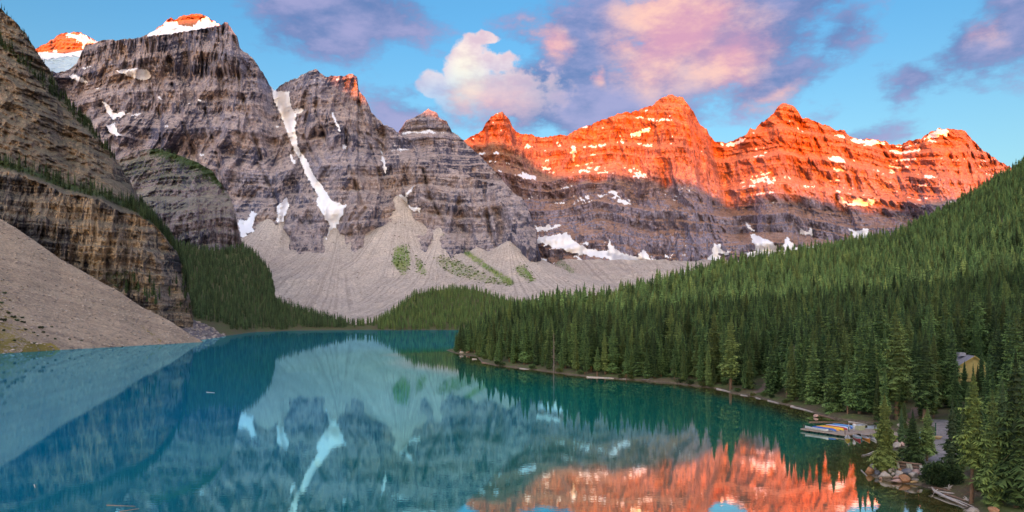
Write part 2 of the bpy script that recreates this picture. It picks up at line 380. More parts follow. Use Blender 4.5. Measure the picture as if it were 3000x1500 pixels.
def rock_disp(seed, big=110, med=36, small=7, lam=((120, 1.0), (38, 0.9), (13, 0.8)), tilt=0.0, sc=1.0, extra=None):
    def f(PX, PY, X, Z, t, m):
        X_ = X / sc; Z_ = Z / sc
        w = fbm(X_ / 300, Z_ / 300, 3, seed + 50) * 90
        d = -big * (ridged((X_ + w) / 430, Z_ / 1000 + w / 900, 3, seed) - 0.6)
        d += -med * (ridged((X_ + 0.6 * w) / 105, Z_ / 340 + w / 400, 4, seed + 11, 0.55) - 0.6)
        d += -med * 0.45 * (ridged((X_ + 0.5 * Z_ + w) / 90, Z_ / 260, 3, seed + 13) - 0.6)
        d += -small * 2.2 * (ridged((X_ + 0.2 * w) / 34, Z_ / 120, 4, seed + 30, 0.6) - 0.6) + small * 1.1 * fbm(X_ / 20, Z_ / 22, 4, seed + 20, 0.6)
        s1 = Z_ + tilt * X_ + 30 * fbm(X_ / 260, Z_ / 320, 3, seed + 40) + 110 * fbm(X_ / 800, Z_ / 1500, 2, seed + 45)
        for i, (l, k) in enumerate(lam):
            fr = (s1 / l + 0.2 * i) % 1.0
            amp = 0.35 + 1.25 * np.clip(0.45 + 1.2 * fbm(X_ / (l * 3.2), Z_ / (l * 2.2), 2, seed + 60 + i), 0, 1)
            d += 0.62 * np.minimum(m, 1.3) * l * k * amp * (sstep(0.62, 1.0, fr) - fr + 0.35)
        d *= sc
        if extra is not None: d = d + extra(PX, PY)
        return d
    return f
def strokes(lst):
    def f(PX, PY):
        r = 0
        for pts, w, dep in lst: r = r + dep * np.exp(-(seg_dist(PX, PY, pts) / w) ** 2)
        return r
    return f
def snow_from(s, polys, name='snow_patch', mat=None, off=3.0, warp=11.0, nb=6, seed=3):
    """each snowfield is a smooth cap lying on its mountain"""
    wx = warp * fbm(s.PX / 14, s.PY / 14, 3, seed); wy = warp * fbm(s.PX / 14, s.PY / 14, 3, seed + 9)
    Ds = np.minimum(blur(s.D, nb), s.D + 2) - off - 2
    V = at(s.PX, s.PY, Ds)
    for poly in polys:
        m = in_poly(s.PX + wx, s.PY + wy, poly)
        snow_mesh(s, V, m, name, mat or M_SNOW)
def snow_mesh(s, V, m, name, mat, kind=None):
    f = (m[:-1, :-1] & m[1:, :-1] & m[:-1, 1:]) | (m[1:, 1:] & m[1:, :-1] & m[:-1, 1:])
    q = quads(s.nr, s.nc)[f.ravel()]
    if len(q) < 2: return
    u, inv = np.unique(q, return_inverse=True)
    o = obj(name, fast_mesh(name, V.reshape(-1, 3)[u], inv.reshape(-1, 4), True, None, [mat]), s.o)
    if kind: o['kind'] = kind
def ledge_snow(s, amount, region=None, seed=5, off=1.2, nzmin=0.35):
    """thin snow caught on ledges, too many streaks to count"""
    V = s.V; du = np.gradient(V, axis=1); dv = np.gradient(V, axis=0); n = np.cross(du, dv); n /= np.linalg.norm(n, axis=-1, keepdims=True) + 1e-9
    nz = n[..., 2] * np.sign(-n[..., 1] + 1e-9)
    X, Z = V[..., 0], V[..., 2]
    f = fbm(X / 130, Z / 90, 4, seed) + 0.5 * fbm(X / 30, Z / 22, 3, seed + 4)
    m = (f * 0.9 + (np.clip(nz, -1, 1) - nzmin) * 0.8) > (1 - amount)
    if region is not None: m &= region(s.PX, s.PY)
    snow_mesh(s, at(s.PX, s.PY, s.D - off), m, 'ledge_snow', M_SNOW, 'stuff')

# ---- far range lit by the low sun
TOP_R = [(1280, 470, 3650), (1330, 440, 3650), (1359, 410, 3650), (1388, 396, 3650), (1411, 384, 3640), (1423, 361, 3640), (1439, 342, 3640), (1458, 330, 3640), (1472, 327, 3640), (1479, 338, 3640),
 (1493, 349, 3640), (1501, 369, 3640), (1509, 382, 3640), (1532, 392, 3650), (1563, 394, 3660), (1582, 402, 3660), (1609, 400, 3660), (1637, 394, 3660), (1660, 396, 3650), (1695, 377, 3640), (1738, 361, 3620),
 (1776, 345, 3600), (1823, 328, 3580), (1854, 326, 3580), (1912, 307, 3580), (1932, 289, 3580), (1963, 277, 3580), (1986, 280, 3580), (2000, 285, 3580), (2016, 307, 3580), (2031, 322, 3590), (2039, 342, 3600),
 (2050, 365, 3630), (2070, 377, 3660), (2078, 396, 3700), (2093, 411, 3740), (2128, 419, 3760), (2155, 408, 3740), (2186, 394, 3700), (2198, 375, 3690), (2213, 378, 3680), (2233, 353, 3670), (2237, 357, 3670),
 (2268, 330, 3650), (2280, 311, 3650), (2295, 301, 3650), (2311, 305, 3650), (2330, 314, 3650), (2349, 342, 3650), (2373, 347, 3650), (2404, 363, 3650), (2427, 367, 3650), (2454, 382, 3650), (2474, 380, 3650),
 (2489, 400, 3660), (2520, 408, 3670), (2543, 406, 3670), (2594, 413, 3680), (2606, 423, 3680), (2641, 423, 3680), (2660, 411, 3660), (2699, 406, 3640), (2714, 392, 3630), (2749, 375, 3620), (2784, 377, 3620),
 (2827, 382, 3620), (2842, 400, 3620), (2866, 427, 3620), (2893, 446, 3620), (2932, 474, 3620), (2955, 485, 3620), (3010, 520, 3620), (3100, 600, 3600), (3300, 760, 3600)]
BOT_R = [(1280, 700, 3150), (1560, 820, 3020), (1700, 830, 3020), (1900, 835, 3010), (2050, 835, 3010), (2400, 800, 3040), (3300, 800, 3100)]
rng_ex = strokes([([(2040, 345), (2085, 420), (2105, 480), (2130, 560), (2170, 680)], 20, 95), ([(1963, 285), (1985, 400), (2020, 560), (2050, 740)], 46, -90),
                  ([(2295, 310), (2290, 420), (2260, 560)], 60, -80), ([(2128, 425), (2160, 520), (2200, 640)], 30, 60),
                  ([(1472, 335), (1490, 440), (1560, 560)], 40, -60), ([(2749, 380), (2760, 480), (2770, 580)], 60, -70), ([(2630, 425), (2600, 520), (2580, 600)], 50, 60),
                  ([(1600, 405), (1630, 500), (1650, 640)], 50, 60), ([(1330, 440), (1400, 560), (1440, 640)], 40, 70)])
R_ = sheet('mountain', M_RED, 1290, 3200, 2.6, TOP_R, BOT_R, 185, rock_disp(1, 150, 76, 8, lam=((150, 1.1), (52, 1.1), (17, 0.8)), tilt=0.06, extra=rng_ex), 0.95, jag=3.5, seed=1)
snow_from(R_, [[(1575, 690), (1620, 690), (1660, 680), (1700, 720), (1760, 735), (1800, 742), (1880, 755), (1930, 770), (1900, 778), (1800, 762), (1690, 745), (1620, 725), (1570, 712)],
               [(1775, 745), (1782, 700), (1800, 725), (1850, 755), (1870, 745), (1885, 730), (1905, 755), (1960, 765), (2010, 785), (1900, 785), (1820, 770)],
               [(2070, 770), (2095, 705), (2115, 730), (2150, 745), (2110, 745), (2100, 775), (2075, 790)],
               [(2173, 632), (2215, 680), (2200, 680)], [(2195, 682), (2250, 700), (2290, 735), (2305, 690), (2325, 720), (2360, 725), (2400, 715), (2390, 740), (2200, 760), (2180, 740), (2215, 730)],
               [(2450, 562), (2485, 600), (2510, 575), (2535, 590), (2560, 578), (2568, 592), (2545, 606), (2500, 603), (2470, 610)], [(2490, 670), (2520, 678), (2532, 660), (2560, 690), (2540, 705), (2500, 700)],
               [(1565, 665), (1610, 660), (1650, 655), (1625, 672), (1575, 682)], [(1550, 575), (1585, 570), (1575, 577), (1555, 580)], [(2340, 660), (2360, 678), (2378, 665), (2385, 695), (2365, 685), (2345, 690)],
               [(2128, 424), (2155, 412), (2190, 398), (2180, 410), (2150, 428), (2110, 428), (2092, 415)], [(2490, 404), (2545, 408), (2600, 416), (2590, 424), (2520, 424), (2500, 418)], [(2610, 425), (2645, 425), (2640, 433)],
               [(2720, 395), (2750, 378), (2790, 380), (2775, 395), (2730, 405), (2705, 408)], [(1668, 425), (1690, 430), (1685, 470), (1676, 475)], [(1850, 390), (1900, 372), (1912, 378), (1870, 400), (1845, 405)]], off=4)
ledge_snow(R_, 0.53, lambda a, b: (b < 600) | (b > 670 + 0.02 * a), 5, nzmin=0.42)

# ---- pyramid tower in the middle distance
TOP_E = [(1090, 420, 3250), (1165, 388, 3250), (1190, 353, 3250), (1210, 345, 3250), (1241, 326, 3260), (1256, 318, 3260), (1272, 324, 3260), (1281, 330, 3260), (1285, 342, 3250), (1307, 353, 3240), (1318, 369, 3240),
 (1324, 386, 3240), (1342, 396, 3230), (1359, 412, 3220), (1400, 450, 3180), (1450, 500, 3120), (1500, 560, 3060), (1540, 620, 3000)]
E_ = sheet('mountain', M_ROCK, 1090, 1540, 2.6, TOP_E, [(1090, 620, 2850), (1540, 700, 2850)], 120,
           rock_disp(2, 60, 24, 6, extra=strokes([([(1165, 386), (1250, 380), (1325, 388)], 7, 20), ([(1175, 430), (1260, 425)], 22, 45)])), 0.9, jag=2.5, seed=2)
snow_from(E_, [[(1172, 391), (1190, 386), (1240, 384), (1255, 378), (1275, 384), (1322, 386), (1320, 390), (1260, 392), (1200, 391), (1180, 396)]], off=3, warp=4)

# ---- peaks behind the big wall
TOP_A = [(60, 165, 4300), (107, 142, 4300), (140, 122, 4300), (167, 103, 4300), (190, 95, 4300), (210, 93, 4300), (237, 95, 4300), (268, 111, 4300), (293, 122, 4300), (360, 150, 4300)]
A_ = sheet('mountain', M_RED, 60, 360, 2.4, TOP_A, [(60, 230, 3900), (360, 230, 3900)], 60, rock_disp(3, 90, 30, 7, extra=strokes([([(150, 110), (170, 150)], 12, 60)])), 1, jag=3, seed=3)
snow_from(A_, [[(185, 96), (215, 98), (240, 100), (275, 118), (250, 135), (238, 150), (240, 125), (215, 115)], [(150, 150), (180, 135), (165, 155)]], off=6)
ledge_snow(A_, 0.5, None, 8)
GL = sheet('glacier', M_ICE, 70, 300, 3, [(70, 155, 4000), (130, 153, 3980), (190, 157, 3960), (242, 147, 3950), (300, 140, 3950)], [(70, 215, 3500), (140, 220, 3480), (190, 235, 3450), (300, 200, 3500)], 46,
           lambda PX, PY, X, Z, t, m: 25 * fbm(X / 60, Z / 14, 4, 4), 0.7, jag=0, smooth=False, back=False)
snow_from(GL, [[(70, 152), (250, 140), (245, 168), (200, 165), (160, 172), (120, 178), (70, 182)]], off=5)
TOP_B = [(400, 118, 3500), (431, 97, 3500), (455, 85, 3500), (474, 72, 3500), (488, 58, 3500), (501, 50, 3500), (509, 56, 3500), (516, 55, 3500), (526, 48, 3500), (551, 41, 3500), (586, 38, 3500), (602, 43, 3500), (621, 58, 3500), (646, 70, 3500), (680, 95, 3500)]
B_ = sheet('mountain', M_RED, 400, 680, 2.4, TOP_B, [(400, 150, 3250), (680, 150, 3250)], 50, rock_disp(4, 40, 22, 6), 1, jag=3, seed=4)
snow_from(B_, [[(440, 95), (470, 78), (490, 65), (508, 62), (520, 60), (526, 72), (560, 74), (585, 60), (605, 45), (620, 60), (646, 71), (640, 90), (590, 100), (520, 105), (440, 108), (410, 118)]], off=5)

# ---- the big wall and its neighbour with the snow couloir
TOP_C = [(60, 200, 3050), (140, 205, 3060), (170, 212, 3080), (200, 205, 3100), (225, 185, 3120), (241, 148, 3120), (248, 132, 3120), (272, 126, 3120), (303, 116, 3110), (349, 115, 3100), (388, 111, 3090), (427, 105, 3080), (493, 99, 3060), (543, 91, 3040),
 (606, 80, 3000), (637, 74, 2980), (660, 64, 2970), (668, 66, 2970), (672, 76, 2970), (695, 105, 2980), (703, 140, 2980), (738, 167, 2990), (757, 190, 3000), (780, 229, 3020), (792, 252, 3030), (806, 262, 3040),
 (835, 241, 3000), (873, 225, 2960), (893, 212, 2950), (926, 201, 2940), (943, 217, 2940), (955, 225, 2940), (970, 221, 2940), (1008, 221, 2930), (1016, 217, 2930), (1031, 215, 2930), (1047, 225, 2930), (1050, 260, 2920),
 (1066, 280, 2900), (1082, 307, 2880), (1089, 330, 2870), (1116, 355, 2840), (1124, 363, 2840), (1148, 373, 2820), (1163, 384, 2800), (1180, 400, 2780), (1225, 439, 2720), (1248, 466, 2690), (1300, 484, 2640), (1369, 508, 2580),
 (1411, 529, 2520), (1477, 543, 2450), (1501, 562, 2430), (1528, 578, 2420), (1543, 601, 2410), (1559, 644, 2400), (1571, 671, 2390), (1575, 717, 2380), (1582, 741, 2370), (1592, 790, 2380), (1600, 800, 2560), (1612, 806, 2800)]
BOT_C = [(60, 640, 2500), (400, 720, 2450), (700, 790, 2330), (800, 830, 2300), (1000, 830, 2280), (1200, 830, 2270), (1500, 845, 2260), (1592, 850, 2290), (1600, 850, 2500), (1612, 850, 2780)]
def c_shape(PX, PY, t):
    # upper wall nearly vertical, shoulders below it, for the left massif
    w = np.clip((760 - PX) / 80, 0, 1)
    ty = t + 0 * PX
    prof = np.interp(ty.ravel(), [0, .12, .30, .42, .55, .63, .74, .78, 1.0], [0, .10, .34, .46, .63, .78, .88, .93, 1.0]).reshape(ty.shape)
    return prof * w + (1 - w) * t ** 0.95
COUL = [(800, 258), (825, 320), (850, 380), (868, 440), (900, 500), (945, 570), (975, 640), (985, 700)]
c_ex = strokes([(COUL, 30, 40), (COUL, 10, 8), ([(660, 70), (690, 190), (720, 330), (790, 500), (800, 650)], 50, -80), ([(540, 100), (545, 230), (560, 300)], 22, 55), ([(600, 190), (585, 240), (570, 280)], 24, 60),
                ([(290, 300), (335, 360), (310, 380), (350, 440)], 22, 45), ([(925, 205), (960, 330), (1000, 480), (1060, 640)], 46, -65), ([(1110, 400), (1130, 500), (1165, 600), (1180, 640)], 26, 60),
                ([(690, 640), (735, 600), (750, 560)], 20, 40), ([(820, 680), (838, 620), (850, 540)], 18, 40), ([(1200, 480), (1330, 560), (1480, 640), (1560, 740)], 60, -70), ([(1200, 540), (1215, 570), (1190, 600)], 18, 30),
                ([(1490, 720), (1450, 640)], 30, 40), ([(1530, 590), (1565, 760)], 22, -50), ([(1340, 600), (1380, 700)], 26, 40), ([(430, 430), (600, 470), (690, 620)], 60, 60)])
GUL = [[(505, 250), (540, 380), (590, 500)], [(600, 320), (640, 470), (660, 600)], [(695, 200), (720, 330), (765, 470)], [(930, 235), (925, 330), (965, 440)], [(1050, 300), (1080, 420), (1120, 540)], [(755, 480), (800, 560), (815, 600)], [(1010, 380), (1020, 480), (1060, 600)], [(440, 260), (470, 340), (470, 420)], [(1240, 500), (1260, 580), (1300, 650)], [(1420, 560), (1430, 650), (1450, 720)], [(900, 330), (890, 400), (930, 480)]]
_cg = strokes([(g, 5, 26) for g in GUL] + [([(a + 14, b) for a, b in g], 9, -18) for g in GUL]); _c0 = c_ex
def c_ex(PX, PY):
    wall = in_poly(PX, PY, [(240, 120), (480, 100), (668, 64), (700, 140), (690, 225), (560, 235), (440, 200), (240, 195)]) * 1.0
    low = in_poly(PX, PY, [(300, 250), (680, 240), (700, 320), (500, 335), (330, 330)]) * 1.0
    col = ridged(PX / 21 + 0.6 * fbm(PX / 60, PY / 60, 2, 33), PY / 260, 3, 34, 0.6) - .6
    return _c0(PX, PY) + _cg(PX, PY) - 58 * blur(wall, 4) * col - 30 * blur(low, 4) * col
C_ = sheet('mountain', M_ROCK, 70, 1612, 2.6, TOP_C, BOT_C, 250, rock_disp(5, 140, 72, 7, lam=((170, 0.65), (58, 0.85), (19, 0.9)), tilt=-0.03, extra=c_ex), 1, jag=3.0, seed=5, shape=c_shape)
snow_from(C_, [[(792, 252), (812, 268), (850, 268), (852, 310), (870, 335), (866, 380), (874, 425), (886, 455), (880, 465), (862, 442), (846, 402), (834, 370), (820, 330), (803, 300)],
               [(866, 432), (892, 455), (928, 525), (955, 560), (975, 590), (1015, 600), (1000, 640), (985, 665), (985, 710), (1020, 730), (985, 725), (955, 700), (965, 660), (940, 620), (925, 590), (932, 575), (900, 520), (880, 475)],
               [(695, 640), (725, 645), (735, 615), (755, 625), (740, 665), (745, 685), (720, 682), (740, 705), (770, 730), (735, 720), (705, 690)],
               [(810, 605), (838, 575), (848, 600), (835, 640), (820, 660), (830, 680), (812, 655)],
               [(1168, 565), (1185, 575), (1195, 555), (1212, 540), (1210, 555), (1190, 585), (1200, 605), (1232, 605), (1230, 622), (1205, 615), (1175, 600)],
               [(297, 292), (320, 310), (332, 330), (375, 322), (360, 340), (330, 352), (318, 335)], [(308, 365), (338, 360), (342, 385), (360, 402), (330, 395)],
               [(335, 205), (400, 200), (438, 205), (444, 230), (420, 236), (385, 226), (350, 212)], [(195, 220), (225, 218), (262, 242), (230, 240)], [(240, 195), (275, 195), (270, 200), (242, 200)],
               [(845, 450), (858, 460), (870, 478), (868, 485), (850, 470)], [(570, 280), (580, 290), (595, 298), (550, 304), (545, 301), (580, 297)], [(458, 278), (485, 292), (480, 295), (460, 285)],
               [(970, 322), (985, 345), (1000, 385), (996, 390), (975, 350)], [(1110, 412), (1118, 440), (1135, 500), (1130, 520), (1118, 470)], [(1000, 420), (1020, 425), (1015, 440), (1005, 438)],
               [(860, 315), (890, 320), (885, 330), (868, 335)]], off=6, warp=7)
ledge_snow(C_, 0.37, lambda a, b: (b < 480), 6, nzmin=0.42)

# ---- striped buttress standing forward of the big wall
TOP_T = [(280, 500, 2150), (340, 470, 2150), (400, 442, 2150), (458, 433, 2140), (516, 452, 2100), (582, 477, 2050), (621, 500, 2030), (640, 527, 2010), (656, 550, 2000), (675, 578, 1990), (687, 613, 1980), (695, 655, 1970), (703, 694, 1960), (718, 733, 1950), (735, 790, 1940)]
def t_shape(PX, PY, t):
    yy = PY; w = sstep(640, 560, yy)
    return np.clip(t * 0.45 + w * 0.55 * t, 0, 1)
def t_ex(PX, PY): return strokes([([(560, 480), (570, 640), (590, 760)], 40, -35)])(PX, PY) - 26 * sstep(560, 600, PY) * (ridged(PX / 17, PY / 170, 3, 36, .6) - .6)
T_ = sheet('buttress', M_BUT, 280, 735, 2.4, TOP_T, [(280, 800, 1720), (735, 830, 1760)], 140, rock_disp(6, 60, 45, 10, lam=((60, .8), (22, .9), (8, .7)), sc=0.7, extra=t_ex), 1, jag=1.5, seed=6, shape=t_shape,
           attr={'veg': lambda PX, PY, X, Z, t: 0.45 * np.exp(-(seg_dist(PX, PY, [(450, 437), (516, 458), (590, 488), (640, 535), (670, 580)]) / 16) ** 2) + 0.42 * sstep(575, 520, PY) + 0.3 * sstep(730, 775, PY)})

# ---- scree fans at the foot of the mountains
TOP_S = [(640, 690, 2400), (700, 640, 2420), (735, 615, 2440), (760, 650, 2400), (815, 615, 2440), (850, 690, 2380), (900, 722, 2360), (940, 722, 2360), (960, 700, 2370), (985, 680, 2400), (1005, 705, 2370), (1040, 722, 2350), (1080, 752, 2330), (1108, 760, 2320), (1128, 735, 2340), (1150, 680, 2390),
 (1160, 620, 2470), (1168, 590, 2500), (1185, 605, 2480), (1215, 630, 2450), (1260, 660, 2420), (1300, 688, 2390), (1350, 706, 2370), (1400, 735, 2350), (1460, 775, 2320), (1475, 752, 2330), (1488, 728, 2350), (1500, 735, 2345), (1540, 760, 2330), (1580, 775, 2420), (1605, 745, 2700), (1640, 728, 2900), (1670, 730, 2980), (1750, 745, 3010),
 (1900, 770, 3010), (2000, 780, 3010), (2100, 770, 3010), (2500, 740, 3050)]
BOT_S = [(640, 985, 1330), (1000, 975, 1340), (1300, 960, 1450), (1600, 925, 1700), (1900, 900, 1900), (2500, 880, 2000)]
def veg_s(PX, PY, X, Z, t):
    v = 0.85 * in_poly(PX, PY, [(1165, 715), (1195, 715), (1205, 760), (1195, 800), (1180, 812), (1145, 770), (1150, 735)])
    v = np.maximum(v, 0.75 * in_poly(PX, PY, [(1215, 745), (1235, 760), (1255, 800), (1235, 815), (1220, 790)]))
    v = np.maximum(v, 0.62 * in_poly(PX, PY, [(1265, 745), (1320, 755), (1380, 775), (1440, 810), (1505, 835), (1490, 840), (1400, 825), (1330, 810), (1290, 785)]))
    v = np.maximum(v, 1.2 * np.exp(-(seg_dist(PX, PY, [(1300, 692), (1360, 735), (1430, 785), (1500, 828)]) / 9) ** 2))
    v = np.maximum(v, 0.8 * in_poly(PX, PY, [(1500, 785), (1525, 770), (1560, 800), (1572, 830), (1550, 828), (1520, 810)]))
    v = np.maximum(v, 0.9 * np.exp(-(seg_dist(PX, PY, [(1610, 750), (1650, 775), (1675, 795)]) / 10) ** 2))
    return 0.78 * blur(v, 9)
def build_scree():
    ap = [(728, 590, .95, 38), (818, 595, .9, 42), (988, 655, 1.12, 12), (1166, 566, .95, -15), (1290, 660, 1.0, 8), (1400, 720, 1.0, 0), (1488, 703, .95, -10), (1565, 765, .9, 0)]
    A = []
    for px, py, k, do in ap:                              # each fan starts inside the gully it is fed from
        i = np.argmin(np.abs(C_.PX - px) + np.abs(C_.PY - py)); D = float(C_.D.ravel()[i]) + do; A.append(((px - 1500) / FPX * D, D, CZ + (HOR - py) / FPX * D, k))
    px = np.arange(640, 2501, 4.0); dy = np.concatenate([np.linspace(1320, 2000, 46), np.linspace(2012, 2700, 80), np.linspace(2715, 3080, 22)])
    PX, D = np.meshgrid(px, dy); X = (PX - 1500) / FPX * D
    z = np.full(PX.shape, -9.0); fl = np.zeros(PX.shape)
    wob = 1 + 0.10 * fbm(X / 160, D / 160, 3, 15)
    for i, (xa, ya, za, k) in enumerate(A):
        d = np.hypot(X - xa, D - ya) * wob; c = za * np.exp(-d / (450 * k)) - np.maximum(d - 450, 0) * 0.068
        m = c > z; fl = np.where(m, np.arctan2(X - xa, ya - D + 60) + i * 1.7, fl); z = np.where(m, c, z)
    fr = sstep(1530, 1650, PX); floor = -22 + (D - 1320) / 1100 * 70
    mor = 8 + (D - 1700) / 1300 * 236 + 16 * ridged(X / 260, D / 200, 3, 16) + 10 * fbm(X / 70, D / 90, 3, 17)
    fl = np.where((mor * fr + floor * (1 - fr)) > z, X / 900, fl)
    z = np.maximum(z, floor * (1 - fr) + mor * fr)
    z = blur(z, 2) + 3.0 * fbm(X / 45, D / 45, 4, 18) + 0.9 * fbm(fl * 40, D / 300, 3, 19)
    PY = HOR - (z - CZ) * FPX / D
    s = Sheet(); s.PX, s.PY, s.D = PX, PY, D; s.V = np.stack([X, D, z], -1); s.nr, s.nc = PX.shape
    s.o = structure('scree_slope', fast_mesh('scree_slope', s.V.reshape(-1, 3), quads(s.nr, s.nc), True, {'veg': veg_s(PX, PY, X, z, 0) + 1.0 * np.exp(-((PY - 930) / 14) ** 2) * (PX < 1150) * 0.25, 'flow': fl}, [M_SCREE]))
    return s
S_ = build_scree()
snow_from(S_, [[(1158, 868), (1170, 865), (1176, 869), (1165, 872)], [(1590, 706), (1640, 712), (1700, 740), (1600, 728)], [(1985, 800), (2030, 780), (2030, 790), (2000, 812)]], off=2, warp=3)

# ---- near left cliff, ledges and slabs
LEDGE = [(-400, 430), (0, 500), (47, 505), (93, 528), (154, 547), (186, 566), (298, 584), (326, 603), (354, 622), (396, 626), (433, 645), (457, 663), (520, 740), (560, 800)]
TOP_L = [(-400, -420, 1000), (-200, -160, 960), (0, 23, 930), (19, 40, 928), (47, 65, 926), (78, 99, 924), (102, 140, 922), (124, 177, 920), (143, 199, 918), (161, 230, 916), (186, 280, 914), (211, 311, 912), (242, 339, 910), (267, 366, 908), (289, 403, 906), (326, 444, 904),
 (354, 486, 902), (387, 542, 900), (405, 575, 898), (429, 622, 895), (457, 656, 890), (494, 696, 885), (522, 743, 880), (536, 780, 875), (545, 836, 868), (556, 870, 862), (566, 930, 856)]
BOT_L = [(-400, 420, 740), (0, 690, 735), (116, 760, 735), (233, 830, 740), (349, 900, 745), (420, 935, 752), (480, 950, 775), (566, 960, 830)]
def l_disp(PX, PY, X, Z, t, m):
    led = np.interp(PX[0], [p[0] for p in LEDGE], [p[1] for p in LEDGE])[None, :]
    up = led - PY                                  # pixels above the ledge
    d = 34 * sstep(-4, 16, up) - 16 * sstep(-30, -120, up)
    s2 = Z + 0.45 * X                               # tilted bedding of the slabs
    lo = sstep(6, -6, up)
    for l, k in ((22, 14.0), (8, 6.0), (3.3, 2.4)):
        fr = ((s2 + 5 * fbm(X / 30, Z / 30, 3, 77)) / l) % 1.0
        d += k * (1 - lo) * (sstep(0.55, 1, fr) - fr)
        fr2 = ((Z + 0.08 * X + 3 * fbm(X / 25, Z / 40, 3, 79)) / l) % 1.0
        d += 0.6 * k * lo * (sstep(0.7, 1, fr2) - fr2)
    d += -22 * lo * (ridged(X / 24, Z / 110, 4, 71, .6) - .6) - 10 * lo * (ridged(X / 8, Z / 50, 3, 72) - .6) + 3.2 * fbm(X / 5, Z / 7, 3, 73)
    d += -30 * (1 - lo) * (ridged(X / 60 + Z / 110, Z / 90, 4, 74, .6) - .6) - 11 * (1 - lo) * (ridged(X / 15 + Z / 22, Z / 26, 3, 75) - .6)
    return d
def l_shape(PX, PY, t):
    led = np.interp(PX[0], [p[0] for p in LEDGE], [p[1] for p in LEDGE])[None, :]; tl = np.clip((PY[0][None, :] - led) / np.maximum(PY[0] - PY[-1], 1)[None, :], .05, .97)
    return np.where(t < tl, .10 * t / tl, .10 + .90 * (t - tl) / (1 - tl))
L_ = sheet('cliff', M_SLAB, -400, 566, 2.2, TOP_L, BOT_L, 330, l_disp, 0.9, jag=3.5, seed=12, shape=l_shape,
           attr={'veg': lambda PX, PY, X, Z, t: 0.8 * np.exp(-(seg_dist(PX, PY, [(-400, 400), (0, 480), (80, 500), (200, 548), (300, 570), (400, 612), (460, 655)]) / 15) ** 2)
                 + 0.55 * np.exp(-(seg_dist(PX, PY, [(0, 125), (93, 205), (170, 285), (280, 395)]) / 14) ** 2) + 0.5 * in_poly(PX, PY, [(290, 800), (390, 790), (400, 850), (350, 850)]) + 0.22 * sstep(470, 540, PX)})

L_.o.data.materials.append(M_CLIFF)
_led = np.interp(L_.PX[0], [p[0] for p in LEDGE], [p[1] for p in LEDGE])[None, :]; _lo = (L_.PY > _led + 2)[:-1, :-1].ravel()
_mi = np.zeros(len(L_.o.data.polygons), np.int32); _mi[:len(_lo)] = _lo; L_.o.data.polygons.foreach_set('material_index', _mi)

# ---- near left talus cone running into the lake
TOP_K = [(-700, 300, 640), (-300, 470, 650), (0, 640, 655), (47, 668, 655), (116, 715, 656), (177, 759, 657), (233, 789, 658), (280, 817, 658), (349, 854, 660), (410, 896, 662), (497, 940, 665), (559, 981, 668), (599, 1004, 668), (612, 1012, 668)]
def bk(px, py): return (px, py, (CZ + 1.2) * FPX / (py - HOR))
BOT_K = [bk(-700, 1150), bk(-300, 1080), bk(0, 1042), bk(100, 1036), bk(350, 1021), bk(500, 1012), bk(599, 1006), bk(612, 1003)]
def k_disp(PX, PY, X, Z, t, m): return (1.6 * fbm(X / 30, PX / 60, 4, 21) + 0.5 * fbm(X / 4, Z / 4, 3, 22)) * (1 - t ** 10) * np.minimum(1, (1 - t) * 6 + 0.1)
K_ = sheet('talus_slope', M_TALUS, -700, 612, 3, TOP_K, BOT_K, 150, k_disp, 1.12, jag=0.6, seed=13, smooth=True,
           attr={'veg': lambda PX, PY, X, Z, t: 0.72 * sstep(330, -60, PX + (1040 - PY) * 0.75) * sstep(690, 860, PY) + 0.85 * in_poly(PX, PY, [(60, 1035), (75, 1010), (150, 1005), (178, 1026), (170, 1036)]) + 0.45 * np.exp(-(seg_dist(PX, PY, [(410, 950), (470, 1000)]) / 9) ** 2),
                 'band': lambda PX, PY, X, Z, t: 0.34 * np.exp(-(seg_dist(PX, PY, [(290, 890), (390, 965), (450, 1012)]) / 34) ** 2) + 0.4 * in_poly(PX, PY, [(-10, 1000), (50, 1005), (75, 1040), (-10, 1050)]),
                 'flow': lambda PX, PY, X, Z, t: (PY - 640 - 0.61 * PX) / 900 + PX / 2500})
# broken rock behind its tip, down to the water
Q_ = sheet('rock_slope', M_ROCKPILE, 400, 668, 3, [(400, 890, 800), (470, 925, 830), (500, 928, 850), (560, 933, 880), (610, 952, 905), (645, 972, 930), (668, 984, 940)],
           [(400, 1012, 680), (560, 1003, 690), (600, 998, 745), (668, 988, 880)], 50, lambda PX, PY, X, Z, t, m: 5 * fbm(X / 9, Z / 7, 4, 31) + 2 * ridged(X / 5, Z / 3, 2, 32), 1, jag=2, seed=14, back=False)

print('terrain done')

